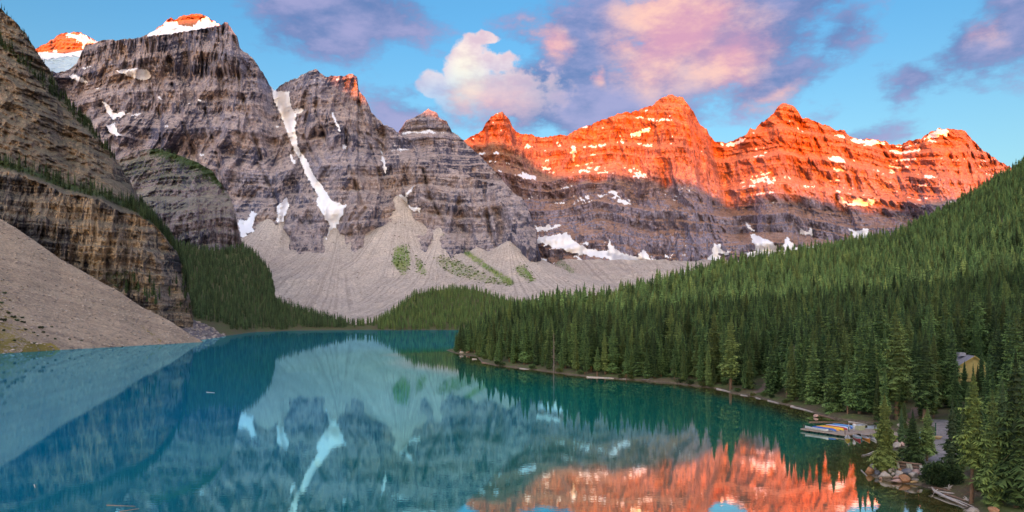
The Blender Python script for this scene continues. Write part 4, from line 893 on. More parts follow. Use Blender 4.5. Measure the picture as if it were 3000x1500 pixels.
p = on_sheet(T_, 140, lambda a, b: (seg_dist(a, b, [(458, 437), (516, 455), (590, 484), (640, 530)]) < 9) | (seg_dist(a, b, [(690, 700), (725, 760)]) < 10), 40)
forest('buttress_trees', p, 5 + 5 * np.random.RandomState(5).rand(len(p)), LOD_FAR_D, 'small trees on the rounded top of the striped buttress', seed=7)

# ---- loose stones on the talus and scree
STK = []
for i in range(4):
    bm = bmesh.new(); bmesh.ops.create_icosphere(bm, subdivisions=1, radius=8.0); rg = random.Random(i)
    for v in bm.verts: v.co *= rg.uniform(.6, 1.2); v.co.z *= .6
    me = bpy.data.meshes.new('stone'); bm.to_mesh(me); bm.free(); me.materials.append(M_STONE1 if i % 2 else M_STONE2); STK.append(bpy.data.objects.new('stone', me))
ST_KIT = lod_set('stone_kit', STK)
p = on_sheet(K_, 5200, lambda a, b: (a > -60), 61); hs = 0.5 + 2.2 * np.random.RandomState(9).rand(len(p)) ** 5
forest('talus_stones', p, hs, ST_KIT, 'loose stones strewn over the near left talus slope', 'stones', seed=8)
p = on_sheet(S_, 3200, lambda a, b: (a < 1900), 62); hs = 1.6 + 7.0 * np.random.RandomState(9).rand(len(p)) ** 6
forest('scree_stones', p, hs, ST_KIT, 'loose stones strewn over the pale scree fans', 'stones', seed=9)
p = on_sheet(Q_, 900, lambda a, b: (a > 430), 63); hs = 1.0 + 4.0 * np.random.RandomState(9).rand(len(p)) ** 3
forest('rock_slope_stones', p, hs, ST_KIT, 'broken grey rocks piled behind the tip of the left talus slope', 'stones', seed=10)

# ------------------------------------------------------------------ things on the right shore
def on_ground(px, py):
    z = 1.0
    for _ in range(12):
        X, Y = on_lake(px, py, z); z = 0.5 * z + 0.5 * max(float(ground_z(np.array([X]), np.array([Y]))[0][0]), 0.0)
    return Vector((X, Y, z))
def gz(x, y): return float(ground_z(np.array([x]), np.array([y]))[0][0])
def box(V, F, c, s, rz=0.0, taper=1.0):
    b = len(V); ca, sa = math.cos(rz), math.sin(rz)
    for dz in (-.5, .5):
        k = taper if dz > 0 else 1.0
        for dx, dy in ((-.5, -.5), (.5, -.5), (.5, .5), (-.5, .5)):
            x, y = dx * s[0] * k, dy * s[1] * k; V.append((c[0] + x * ca - y * sa, c[1] + x * sa + y * ca, c[2] + dz * s[2]))
    for f in ((0, 3, 2, 1), (4, 5, 6, 7), (0, 1, 5, 4), (1, 2, 6, 5), (2, 3, 7, 6), (3, 0, 4, 7)): F.append(tuple(b + i for i in f))
def boxes_obj(name, lst, mat, parent=None, bevel=0.0):
    V = []; F = []
    for b in lst: box(V, F, *b)
    o = obj(name, fast_mesh(name, V, F, False, None, [mat]), parent)
    if bevel:
        md = o.modifiers.new('bevel', 'BEVEL'); md.width = bevel; md.segments = 2
    return o
def tubes_obj(name, lst, mat, parent=None, n=8):
    V = []; F = []
    for pts, rad in lst: tube(V, F, pts, rad, n)
    return obj(name, fast_mesh(name, V, F, True, None, [mat]), parent)

M_WOOD = plain_mat('weathered_planks', (0.42, 0.34, 0.27), 0.8, (0.27, 0.21, 0.17), 5.0, 0.01, stretch=(3, 0.4, 1))
M_BEAM = plain_mat('dark_timber', (0.16, 0.11, 0.08), 0.85, (0.08, 0.055, 0.04), 5.0, 0.02, stretch=(.4, 3, 3))
M_FLOAT = plain_mat('black_float', (0.02, 0.02, 0.022), 0.6)
M_CONC = plain_mat('pale_concrete', (0.46, 0.42, 0.32), 0.9, (0.36, 0.33, 0.26), 6.0, 0.01)
M_DRIFT = plain_mat('bleached_driftwood', (0.62, 0.56, 0.50), 0.85, (0.40, 0.34, 0.29), 6.0, 0.03, stretch=(3, 3, .6))
M_DRIFTR = plain_mat('brown_driftwood', (0.36, 0.23, 0.16), 0.85, (0.20, 0.12, 0.085), 6.0, 0.03, stretch=(3, 3, .6))
M_STEEL = plain_mat('dull_aluminium', (0.42, 0.45, 0.46), 0.35, (0.33, 0.36, 0.37), 3.0, metal=0.6)
M_BLACK = plain_mat('black_plastic', (0.025, 0.025, 0.03), 0.4)
M_IN = plain_mat('canoe_inside', (0.55, 0.57, 0.62), 0.5, (0.42, 0.44, 0.50), 3.0)
def paint(name, c): return plain_mat(name, c, 0.38, tuple(v * .82 for v in c), 2.5, spec=0.5)
PAINT = {'white': paint('white_hull', (0.80, 0.80, 0.74)), 'blue': paint('blue_hull', (0.045, 0.13, 0.42)), 'yellow': paint('yellow_hull', (0.85, 0.55, 0.02)), 'amber': paint('amber_hull', (0.85, 0.36, 0.03)),
         'red': paint('red_hull', (0.42, 0.02, 0.03)), 'sky': paint('light_blue_hull', (0.16, 0.40, 0.70)), 'orange': paint('orange_hull', (0.85, 0.28, 0.02)), 'teal': paint('teal_hull', (0.05, 0.36, 0.40)), 'pale': paint('pale_blue_hull', (0.60, 0.70, 0.80))}

# ---- canoes
def hull_arrays(L=5.0, B=0.44, dep=0.36, ns=25, nu=11, shrink=0.0, transom=False):
    V = []; F = []
    for i in range(ns):
        s = -1 + 2 * i / (ns - 1); a = abs(s)
        if transom and s > 0: b = B * (1 - 0.12 * s * s); gun = dep + .05; keel = 0.0
        else: b = B * max(1 - a ** 2.3, 0) ** 0.85 + 0.012; gun = dep + 0.21 * a ** 3.6; keel = 0.13 * a ** 6
        b = max(b - shrink, 0.004); keel += shrink
        for j in range(nu):
            u = -1 + 2 * j / (nu - 1); w = math.sin(math.pi / 2 * abs(u)) ** 0.72
            V.append((math.copysign(b * w, u), s * (L / 2 - shrink), keel + (gun - keel) * (1 - math.cos(math.pi / 2 * u)) ** 1.05))
    for i in range(ns - 1):
        for j in range(nu - 1):
            q = i * nu + j; F.append((q, q + 1, q + nu + 1, q + nu))
    return V, F, ns, nu
def canoe_meshes(L=5.0, B=0.44, transom=False):
    V, F, ns, nu = hull_arrays(L, B, transom=transom); V2, F2, _, _ = hull_arrays(L, B, shrink=0.022, transom=transom)
    n = len(V); FF = list(F) + [tuple(n + k for k in reversed(f)) for f in F2]; idx = [0] * len(F) + [1] * len(F2)
    for e in (0, nu - 1):
        for i in range(ns - 1):
            a, b = i * nu + e, (i + 1) * nu + e; FF.append((a, b, n + b, n + a)); idx.append(0)
    if transom:
        base = (ns - 1) * nu
        for j in range(nu // 2): FF.append((base + j, base + j + 1, base + nu - 2 - j, base + nu - 1 - j)); idx.append(0)
    gv = []; gf = []
    for e in (0, nu - 1):
        tube(gv, gf, [V[i * nu + e] for i in range(ns)], [0.022] * ns, 5)
    def slat(y, w):
        sv = []; sf = []; s = 2 * y / L; b = B * (1 - abs(s) ** 2.3) ** .85; box(sv, sf, (0, y, 0.30), (2 * b - .03, w, .025)); return fast_mesh('seat', sv, sf)
    return fast_mesh('hull', V + V2, FF, True, None, [], idx), fast_mesh('gunwale', gv, gf, True), slat(L * .27, .26), slat(-L * .23, .26), slat(0.05, .07)
CM = canoe_meshes()
def canoe(loc, heading, color, label, group, upside=False, roll=0.0, name='canoe'):
    e = empty(name, loc, 0, label, 'canoe', group)
    e.rotation_euler = Euler((0, math.pi + roll if upside else roll, heading), 'XYZ')
    hm = CM[0].copy(); hm.materials.append(PAINT[color]); hm.materials.append(M_IN)
    obj('hull', hm, e)
    for nm, me, mt in (('gunwale', CM[1], PAINT['white'] if color not in ('white', 'pale') else M_WOOD), ('seat', CM[2], M_WOOD), ('seat', CM[3], M_WOOD), ('thwart', CM[4], M_WOOD)):
        m2 = me.copy(); m2.materials.append(mt); obj(nm, m2, e)
    return e
DA = Vector((56.4, 142.6, 0)); DD = Vector((0.55, -0.835, 0)).normalized(); DN = Vector((0.835, 0.55, 0)).normalized()
DRZ = math.atan2(DN.y, DN.x)
hd = math.atan2(DD.y, DD.x) - math.pi / 2
for i, (c, lab) in enumerate([('white', 'white canoe lying at the outer left edge of the dock'), ('blue', 'dark blue upturned canoe, front one of the row on the dock'), ('amber', 'amber upturned canoe just behind the front blue one on the dock'),
                              ('yellow', 'bright yellow upturned canoe in the middle of the dock row'), ('red', 'dark red upturned canoe behind the bright yellow one on the dock'), ('pale', 'pale blue upturned canoe between the red one and the blue one at the back'),
                              ('blue', 'dark blue upturned canoe, last but one at the back of the dock row'), ('sky', 'light blue upturned canoe at the very back of the dock row')]):
    p = DA + DD * (3.0 if i == 0 else 4.0 + 0.12 * math.sin(i * 5)) + DN * (0.5 + 1.08 * i)
    canoe((p.x, p.y, 1.085 if i else 0.51), hd + 0.03 * math.sin(i * 3), c, lab, 'canoes on the dock', upside=i > 0)
for (bx, by), (sx, sy), c, lab in [((60.1, 131.4), (62.0, 135.6), 'yellow', 'yellow canoe moored by the dock, leftmost of those afloat'), ((62.3, 131.3), (63.3, 136.0), 'red', 'red canoe moored by the dock with its pale inside showing'), ((63.35, 133.2), (63.9, 137.4), 'teal', 'small teal canoe tucked behind the red one beside the dock'),
                                   ((64.15, 131.6), (65.0, 136.4), 'orange', 'orange canoe moored between the red one and the white one'), ((65.4, 131.8), (66.4, 136.4), 'white', 'white canoe moored beside the orange one at the dock'), ((67.0, 131.6), (68.2, 136.2), 'amber', 'amber canoe moored farthest right, half hidden by the yellowish fir')]:
    h = math.atan2(sy - by, sx - bx) - math.pi / 2
    canoe(((bx + sx) / 2, (by + sy) / 2 - 0.5, -0.10), h, c, lab, 'canoes afloat by the dock')

# ---- dock
dk = empty('dock', (DA.x, DA.y, 0), 0, 'weathered wooden floating dock carrying a row of canoes', 'dock')
def dloc(s, t, z=0): p = DD * s + DN * t; return (p.x, p.y, z)
pl = []; r_ = random.Random(5)
for k in range(58): pl.append((dloc(0.08 + k * 0.158, 5.2, 0.47 + r_.uniform(-.004, .004)), (10.4, 0.147, 0.05), DRZ))
boxes_obj('deck', pl, M_WOOD, dk)
pl = []
for k in range(48):
    pl.append(((12.4 + (k - 24) * 0.158 - 0.0, -5.6 + (k - 24) * -0.017, 0.43 + r_.uniform(-.004, .004)), (0.147, 5.2, 0.05), R(-6)))
boxes_obj('walkway_deck', pl, M_WOOD, dk)
boxes_obj('edge_beam', [(dloc(4.6, -0.06, 0.36), (9.2, 0.1, 0.24), DRZ + math.pi / 2), (dloc(9.25, 5.2, 0.36), (10.5, 0.1, 0.24), DRZ), (dloc(-0.05, 5.2, 0.36), (10.5, 0.1, 0.24), DRZ), (dloc(4.6, 10.45, 0.36), (9.2, .1, .24), DRZ + math.pi / 2)], M_WOOD, dk)
for s in (1, 3, 5, 7, 8.7):
    for t in (0.45, 5.0, 9.6): boxes_obj('float', [(dloc(s, t, 0.10), (0.7, 0.9, 0.5), DRZ)], M_FLOAT, dk, 0.08)
for s, t in ((0.3, 0.3), (9.0, 0.3), (9.0, 10.1)): tubes_obj('mooring_post', [([dloc(s, t, -.5), dloc(s, t, 1.25)], [.07, .065])], M_BEAM, dk)

# ---- storage box, skiff, second boat
bx = empty('storage_box', (66.9, 140.6, 0.5), R(20), 'pale green wooden storage box on the dock behind the two people', 'box')
M_BOXG = plain_mat('pale_green_paint', (0.42, 0.43, 0.27), 0.7, (0.34, 0.35, 0.22), 3.0)
boxes_obj('body', [((0, 0, .45), (1.5, 1.1, .9))], M_BOXG, bx, .02); lid = boxes_obj('lid', [((0, 0, .945), (1.6, 1.2, .08))], paint('box_lid', (.55, .58, .60)), bx, .02)
boxes_obj('handle', [((0, -.62, .93), (.3, .04, .04))], M_BLACK, lid)
def skiff(loc, rz, mat, label, motor=True):
    e = empty('rowing_skiff', loc, rz, label, 'boat'); h, g, s1, s2, th = canoe_meshes(4.2, .72, True)
    h.materials.append(mat); h.materials.append(M_STEEL); obj('hull', h, e)
    for nm, me in (('gunwale', g), ('seat', s1), ('seat', s2)):
        me.materials.append(M_STEEL); obj(nm, me, e)
    if motor:
        boxes_obj('outboard_motor', [((0, 2.22, .75), (.32, .42, .5), 0, .8), ((0, 2.28, .2), (.14, .18, .9))], M_BLACK, e, .03)
    return e
skiff((70.0, 143.6, -.06), R(-80), M_STEEL, 'grey aluminium skiff with a black outboard moored behind the dock')
skiff((73.2, 147.2, -.06), R(-70), PAINT['pale'], 'white and blue skiff drawn up at the shore behind the grey one', False)

# ---- people on the dock
def person(loc, rz, top, legs, hatc, label, arms):
    J = {'pel': (0, 0, .90), 'wst': (0, 0, 1.08), 'chs': (0, .01, 1.30), 'nek': (0, .0, 1.46), 'hd0': (0, -.01, 1.55), 'hd1': (0, -.02, 1.66), 'hd2': (0, -.01, 1.74)}
    rad = {'pel': .15, 'wst': .135, 'chs': .16, 'nek': .06, 'hd0': .085, 'hd1': .10, 'hd2': .07}
    E = [('pel', 'wst'), ('wst', 'chs'), ('chs', 'nek'), ('nek', 'hd0'), ('hd0', 'hd1'), ('hd1', 'hd2')]
    for s, n in ((-1, 'l'), (1, 'r')):
        J.update({'hip' + n: (s * .09, 0, .84), 'kne' + n: (s * .10, -.02, .47), 'ank' + n: (s * .10, .01, .09), 'toe' + n: (s * .11, -.16, .045)}); rad.update({'hip' + n: .095, 'kne' + n: .065, 'ank' + n: .048, 'toe' + n: .045})
        J.update({'sho' + n: (s * .18, 0, 1.38)}); rad['sho' + n] = .07
        el, ha = arms[n]; J['elb' + n] = (s * el[0], el[1], el[2]); J['wri' + n] = (s * ha[0], ha[1], ha[2]); rad['elb' + n] = .05; rad['wri' + n] = .035
        E += [('pel', 'hip' + n), ('hip' + n, 'kne' + n), ('kne' + n, 'ank' + n), ('ank' + n, 'toe' + n), ('chs', 'sho' + n), ('sho' + n, 'elb' + n), ('elb' + n, 'wri' + n)]
        w = Vector(J['wri' + n]); d = (w - Vector(J['elb' + n])).normalized()
        for q, (ox, l) in enumerate(((-.03, .085), (-.01, .10), (.01, .095), (.03, .075))):
            J[f'f{q}{n}'] = tuple(w + d * (l + .06) + Vector((0, ox, -.01))); rad[f'f{q}{n}'] = .010; J[f'k{q}{n}'] = tuple(w + d * .07 + Vector((0, ox * .9, 0))); rad[f'k{q}{n}'] = .014
            E += [('wri' + n, f'k{q}{n}'), (f'k{q}{n}', f'f{q}{n}')]
        J['th' + n] = tuple(w + d * .06 + Vector((0, -.055, 0))); rad['th' + n] = .012; E.append(('wri' + n, 'th' + n))
    keys = list(J); me = bpy.data.meshes.new('body'); me.from_pydata([J[k] for k in keys], [(keys.index(a), keys.index(b)) for a, b in E], []); me.update()
    o = bpy.data.objects.new('person', me); link(o)
    md = o.modifiers.new('skin', 'SKIN'); md.use_smooth_shade = True
    for i, k in enumerate(keys):
        sv = o.data.skin_vertices[0].data[i]; sv.radius = (rad[k], rad[k] * (.72 if k in ('chs', 'wst', 'pel') else 1)); sv.use_root = (k == 'pel')
    sd = o.modifiers.new('sub', 'SUBSURF'); sd.levels = 1; sd.render_levels = 1
    dg = bpy.context.evaluated_depsgraph_get(); m2 = bpy.data.meshes.new_from_object(o.evaluated_get(dg)); bpy.data.objects.remove(o)
    for mt in (legs, top, M_SKIN, hatc, M_BLACK): m2.materials.append(mt)
    for p in m2.polygons:
        c = p.center; p.use_smooth = True
        p.material_index = 4 if c.z < .085 else 0 if c.z < .93 and abs(c.x) < .22 and c.y < .2 and (c.z < .80 or abs(c.x) < .2) else 2 if c.z > 1.45 or any((c - Vector(J['wri' + n])).length < .13 for n in 'lr') else 1
        if c.z > 1.69 or (c.z > 1.58 and c.y > .035): p.material_index = 3
    o = obj('person', m2); o.location = loc; o.rotation_euler = (0, 0, rz); tag(o, label, 'person')
    fv = []; ff = []
    tube(fv, ff, [(0, -.105, 1.64), (0, -.14, 1.615)], [.012, .016], 5); nose = obj('nose', fast_mesh('nose', fv, ff, True, None, [M_SKIN]), o)
    return o
M_SKIN = plain_mat('skin', (0.50, 0.28, 0.18), 0.6)
person((63.6, 138.1, 0.50), R(60), plain_mat('grey_jacket', (.42, .46, .48), .8), plain_mat('dark_trousers', (.02, .035, .05), .8), plain_mat('dark_hair', (.03, .025, .02), .8), 'person in a pale grey jacket and dark trousers standing on the dock by the canoes',
       {'l': ((.24, -.02, 1.14), (.22, -.16, .95)), 'r': ((.25, -.06, 1.15), (.20, -.28, 1.05))})
person((65.0, 138.9, 0.50), R(-30), plain_mat('white_shirt', (.75, .75, .74), .8), plain_mat('pale_trousers', (.62, .60, .62), .8), plain_mat('white_hat', (.8, .8, .78), .8), 'person in white clothes and a white hat standing beside the storage box',
       {'l': ((.25, .0, 1.14), (.26, -.08, .90)), 'r': ((.25, .02, 1.14), (.27, -.04, .90))})

# ---- cabin among the trees
def cabin():
    cx, cyy = CABIN; z = gz(cx, cyy) - .3; e = empty('cabin', (cx, cyy, z), R(-14), 'yellow clapboard cabin with a grey gable roof half hidden among the spruces', 'cabin')
    m, t, b = new_mat('yellow_clapboard'); p = t.new('ShaderNodeTexCoord').outputs['Object']
    zf = t.math('FRACT', t.math('MULTIPLY', t.new('ShaderNodeSeparateXYZ', {0: p}).outputs[2], 1 / 0.18)); n = t.noise(p, 2.0, 4, .6)
    c = t.mix(t.step(n, .3, .7), (0.74, 0.54, 0.19), (0.64, 0.46, 0.15)); c = t.mix(t.step(zf, .12, .02), c, (0.16, 0.10, 0.03)); t.put(b.inputs['Base Color'], c)
    bp = t.new('ShaderNodeBump', {'Height': zf}); bp.inputs['Distance'].default_value = .02; t.l.new(bp.outputs[0], b.inputs['Normal'])
    W, L, h, rh = 7.6, 9.0, 4.9, 2.6
    def gable(name, x0, x1, y0, y1, h0, r0, parent):
        xm = (x0 + x1) / 2; V = []
        for y in (y0, y1): V += [(x0, y, 0), (x1, y, 0), (x1, y, h0), (xm, y, h0 + r0), (x0, y, h0)]
        F5 = [(0, 1, 2, 3, 4), (9, 8, 7, 6, 5)]; F4 = [(1, 6, 7, 2), (5, 0, 4, 9), (0, 5, 6, 1)]
        me = bpy.data.meshes.new(name); me.from_pydata(V, [], F5 + F4); me.update(); me.materials.append(m); return obj(name, me, parent)
    gable('wall', -W / 2, W / 2, -L / 2, L / 2, h, rh, e); gable('front_wall', -W / 2, -W / 2 + 3.6, -L / 2 - 1.2, -L / 2 + .1, h - .6, .8, e)
    M_ROOF = plain_mat('grey_shingle', (.33, .32, .34), .85, (.24, .23, .25), 2.0, .02); M_TRIM = plain_mat('yellow_trim', (.66, .48, .13), .7)
    a = math.atan2(rh, W / 2); sl = math.hypot(rh, W / 2) + .55
    for s in (-1, 1):
        V = []; F = []; box(V, F, (0, 0, 0), (sl, L + 1.0, .12)); V = [(s * (W / 4 + .14) + x * math.cos(a) + zz_ * math.sin(a) * 0, y, h + rh / 2 - .02 + zz_ - s * x * math.sin(a)) for x, y, zz_ in V]
        ro = obj('roof', fast_mesh('roof', V, F, False, None, [M_ROOF]), e)
        V = []; F = []; box(V, F, (0, 0, 0), (sl, .08, .26)); V = [(s * (W / 4 + .14) + x * math.cos(a), y - L / 2 - .54, h + rh / 2 - .06 + zz_ - s * x * math.sin(a)) for x, y, zz_ in V]
        obj('fascia', fast_mesh('fascia', V, F, False, None, [M_TRIM]), ro)
    boxes_obj('roof_vent', [((-1.2, 1.5, h + rh + .25), (1.6, 2.4, .9))], M_ROOF, e)
    for zb in (1.1, 1.8): boxes_obj('band_board', [((-W / 2 + 1.8, -L / 2 - 1.23, zb), (3.66, .06, .09))], M_BEAM, e)
    wn = boxes_obj('window', [((1.6, -L / 2 - .02, 2.9), (1.1, .06, 1.3))], plain_mat('window_glass', (.03, .035, .04), .1, spec=.6), e); boxes_obj('frame', [((1.6, -L / 2 - .03, 3.6), (1.3, .08, .1)), ((1.6, -L / 2 - .03, 2.2), (1.3, .08, .1)), ((1.0, -L / 2 - .03, 2.9), (.1, .08, 1.3)), ((2.2, -L / 2 - .03, 2.9), (.1, .08, 1.3))], M_TRIM, wn)
cabin()

# ---- gravel paths
def ribbon(name, pts, w, mat, lift=0.05):
    P = [Vector((x, y, 0)) for x, y in pts]; Q = []
    for i in range(len(P) - 1):
        for k in range(8): Q.append(P[i].lerp(P[i + 1], k / 8))
    Q.append(P[-1]); Q = [sum((Q[min(max(i + k, 0), len(Q) - 1)] for k in range(-5, 6)), Vector()) / 11 for i in range(len(Q))]
    V = []
    for i, q in enumerate(Q):
        d = (Q[min(i + 1, len(Q) - 1)] - Q[max(i - 1, 0)]).normalized(); s = Vector((-d.y, d.x, 0)); ww = w * (1 + .18 * math.sin(i * .9) + .1 * math.sin(i * 2.3))
        for k in range(7): v = q + s * (ww * (k / 3 - 1)); V.append((v.x, v.y, max(gz(v.x, v.y), .3) + lift))
    structure(name, fast_mesh(name, V, quads(len(Q), 7), True, None, [mat]))
M_PATH = scree_mat('gravel', (0.36, 0.335, 0.32), (0.27, 0.25, 0.24), 8.0); M_DIRT = scree_mat('trodden_dirt', (0.24, 0.17, 0.13), (0.18, 0.125, 0.095), 14.0)
G = lambda px, py: on_ground(px, py).to_2d()
ribbon('path', [tuple(G(*p)) for p in [(2640, 1372), (2690, 1386), (2735, 1380), (2758, 1350), (2770, 1312), (2776, 1285), (2770, 1255), (2755, 1225)]], 1.7, M_PATH)
ribbon('path', [tuple(G(*p)) for p in [(2190, 1160), (2222, 1150), (2243, 1138), (2245, 1124), (2262, 1112)]], 1.2, M_DIRT)
ribbon('path', [tuple(G(*p)) for p in [(2640, 1262), (2662, 1235), (2672, 1215), (2695, 1190)]], 1.1, M_DIRT)
ribbon('path', [tuple(G(*p)) for p in [(1880, 1112), (1895, 1108), (1915, 1107)]], .9, M_PATH)

# ---- boulders
def rock_me(seed, sub=3, sharp=.28):
    bm = bmesh.new(); bmesh.ops.create_icosphere(bm, subdivisions=sub, radius=1.0); rg = random.Random(seed)
    pl_ = [(Vector((rg.gauss(0, 1), rg.gauss(0, 1), rg.gauss(0, .8))).normalized(), rg.uniform(.42, .86)) for _ in range(11)]
    for v in bm.verts:
        for n, d in pl_:
            k = v.co.dot(n)
            if k > d: v.co -= n * (k - d) * .95
    co = np.array([v.co for v in bm.verts]); f = 1 + sharp * .5 * fbm(co[:, 0] * 2 + seed, co[:, 1] * 2 + co[:, 2] * 1.7, 3, seed % 50)
    for v, k in zip(bm.verts, f): v.co *= float(k)
    me = bpy.data.meshes.new('boulder'); bm.to_mesh(me); bm.free(); me.polygons.foreach_set('use_smooth', np.ones(len(me.polygons), bool)); return me
def stone_mat(name, a, b_, c): 
    m, t, b = new_mat(name); p = t.new('ShaderNodeTexCoord').outputs['Object']; n = t.noise(p, 1.6, 6, .65, .4); n2 = t.noise(p, 7, 5, .7)
    col = t.mix(t.step(n, .38, .62), a, b_); col = t.mix(t.step(n2, .56, .7), col, c); t.put(b.inputs['Base Color'], col)
    bp = t.new('ShaderNodeBump', {'Height': t.math('MULTIPLY_ADD', n2, .5, n)}); bp.inputs['Distance'].default_value = .12; t.l.new(bp.outputs[0], b.inputs['Normal']); return m
STONE = {'pale': stone_mat('pale_stone', (.44, .38, .32), (.36, .30, .24), (.24, .20, .16)), 'rust': stone_mat('rusty_stone', (.36, .17, .085), (.42, .24, .13), (.24, .12, .07)), 'grey': stone_mat('grey_stone', (.30, .28, .27), (.22, .20, .20), (.38, .36, .33)),
         'pink': stone_mat('pink_stone', (.50, .33, .27), (.44, .27, .21), (.54, .40, .33)), 'gold': stone_mat('ochre_stone', (.50, .32, .13), (.44, .33, .20), (.36, .22, .10)), 'slate': stone_mat('dark_slate', (.13, .13, .15), (.20, .19, .20), (.30, .28, .27))}
RM = [rock_me(300 + i) for i in range(9)]
def boulder(px, py, wpx, hpx, col, label, group=None, base=None, name='boulder', flat=1.0):
    """px,py: middle of the stone in the photo; it is set down on the shore at that bearing"""
    g = on_ground(px, py + hpx * .42) if base is None else base
    s = g.y / FPX; k = hash((int(px * 3), int(py * 7))) % 9; rg = random.Random(int(px * 13 + py))
    o = obj(name, RM[k].copy()); o.data.materials.clear(); o.data.materials.append(STONE[col])
    sx = wpx * s * .56; sz = hpx * s * .62
    o.scale = (sx, sx * rg.uniform(.7, .95), sz * flat); o.rotation_euler = (rg.uniform(-.15, .15), rg.uniform(-.15, .15), rg.uniform(0, 6.28))
    o.location = (g.x, g.y + sx * .3, max(g.z, 0.0) + sz * .62); tag(o, label, 'boulder', group); return o
Z2 = lambda x, y: (2520 + x / 9.2, 1320 + y / 9.2)
for x, y, w, h, c, lab in [(290, 540, 260, 210, 'rust', 'rust red boulder at the left tip of the stone point'), (330, 430, 130, 120, 'grey', 'small grey boulder behind the rust red one at the tip'), (540, 500, 190, 120, 'gold', 'orange tinged stone right of the rust red tip boulder'),
    (470, 600, 160, 130, 'slate', 'dark grey stone at the water between the red tip and a pale boulder'), (700, 675, 400, 170, 'pale', 'large pale boulder at the water, widest of the stone point'), (690, 450, 90, 80, 'gold', 'little ochre stone high on the bank near the yellowish fir'),
    (830, 395, 260, 130, 'grey', 'flat topped grey boulder left of the retaining wall'), (820, 550, 130, 115, 'pale', 'round pale stone in the middle of the stone pile'), (935, 505, 150, 130, 'pale', 'pale lichen spotted stone below the wall\'s left post'), (775, 480, 120, 90, 'gold', 'ochre stone just above the round pale one'),
    (1085, 535, 150, 100, 'rust', 'small rust stone under the retaining wall'), (1055, 630, 230, 140, 'pale', 'pale rounded boulder behind the big brown one'), (1290, 565, 280, 170, 'slate', 'dark slate boulder below the wall\'s middle posts'), (1560, 585, 290, 120, 'pink', 'broad pinkish boulder at the foot of the wall\'s right end'),
    (980, 735, 230, 100, 'pink', 'flat pinkish slab above the pink wedge at the water'), (1000, 825, 280, 115, 'pink', 'pink wedge shaped boulder at the water line'), (1205, 765, 310, 210, 'rust', 'large brown orange boulder leaning into the water'), (1470, 690, 350, 180, 'pale', 'large pale angular boulder beside the dark bush'),
    (1490, 785, 260, 50, 'pale', 'thin pale slab under the angular boulder'), (1480, 845, 220, 60, 'gold', 'narrow tan slab lying lowest by the dark bush'), (570, 752, 115, 65, 'pink', 'small pink stone standing alone in the water'), (650, 565, 160, 95, 'gold', 'tan stone above the widest pale boulder'),
    (905, 640, 120, 90, 'pale', 'small pale stone right of the widest pale boulder'), (1180, 600, 110, 80, 'grey', 'small grey stone wedged before the dark slate boulder'), (1280, 250, 290, 90, 'grey', 'long grey boulder lying by the path above the wall')]:
    px, py = Z2(x, y); boulder(px, py, w / 9.2, h / 9.2, c, lab, 'boulders of the stone point')
for px, py, w, h, c, lab in [(2393, 1219, 17, 9, 'pink', 'pinkish rock standing in the water left of the dock'), (2640, 1290, 22, 16, 'pink', 'pink rock on the bank behind the yellowish fir, upper one'), (2632, 1306, 26, 18, 'pale', 'pale rock on the bank behind the yellowish fir, lower one'), (2644, 1302, 18, 13, 'pink', 'pink rock beside the bank spruces'),
    (2750, 1282, 30, 12, 'gold', 'tan rock at the edge of the gravel path'), (2855, 1498, 40, 15, 'pale', 'pale rock at the bottom edge beneath the driftwood'), (2915, 1496, 34, 16, 'rust', 'rusty rock at the bottom edge under the right spruces'), (2640, 1246, 24, 11, 'pale', 'pale rock near the top of the dirt path'),
    (1352, 1034, 12, 8, 'pale', 'pale rock at the very tip of the wooded point'), (1372, 1030, 14, 8, 'pink', 'pinkish rock just right of the wooded point\'s tip')]:
    boulder(px, py, w, h, c, lab)
rgl = random.Random(8)
for i in range(16):
    px = 4 + i * 4.6 + rgl.uniform(-3, 3); py = 1036 - i * .25 - rgl.uniform(0, 24) * (1 - i / 18); D = (CZ) * FPX / (py - HOR) if py > 1032 else 470 + (1036 - py) * 4
    p = Vector(at(np.array(px), np.array(py), D))
    boulder(px, py, rgl.uniform(7, 17), rgl.uniform(5, 11), rgl.choice(['grey', 'slate', 'pale']), 'grey boulder at the water on the far left below the talus slope', 'boulders at the foot of the left talus', base=Vector((p.x, p.y, max(p.z - .6, -.3))))

# ---- log retaining wall
wl = empty('retaining_wall', (0, 0, 0), 0, 'low retaining wall of dark logs between pale sloping posts on the stone point', 'wall')
wp = [on_ground(*q) for q in ((2628, 1371), (2658, 1375), (2666, 1376), (2696, 1381))]; wz = max(p.z for p in wp)
for p in wp:
    V = [(-.16, 0, -.4), (.16, 0, -.4), (.16, -.75, -.4), (-.16, -.75, -.4), (-.16, 0, .85), (.16, 0, .85), (.16, -.12, .85), (-.16, -.12, .85)]
    V = [(x + p.x, y + p.y, z + wz) for x, y, z in V]; obj('post', fast_mesh('post', V, [(0, 3, 2, 1), (4, 5, 6, 7), (0, 1, 5, 4), (1, 2, 6, 5), (2, 3, 7, 6), (3, 0, 4, 7)], False, None, [M_CONC]), wl)
for a, b in ((0, 1), (2, 3)):
    for k in range(4):
        z = wz + .08 + k * .21; tubes_obj('log', [([(wp[a].x + .14, wp[a].y + .06, z), (wp[b].x - .14, wp[b].y + .06, z)], [.105, .1])], M_BEAM if k % 2 else M_DRIFTR, wl)
tubes_obj('log', [([(wp[0].x - .3, wp[0].y + .12, wz + .92), (wp[3].x + .3, wp[3].y + .12, wz + .92)], [.09, .09])], M_DRIFTR, wl)

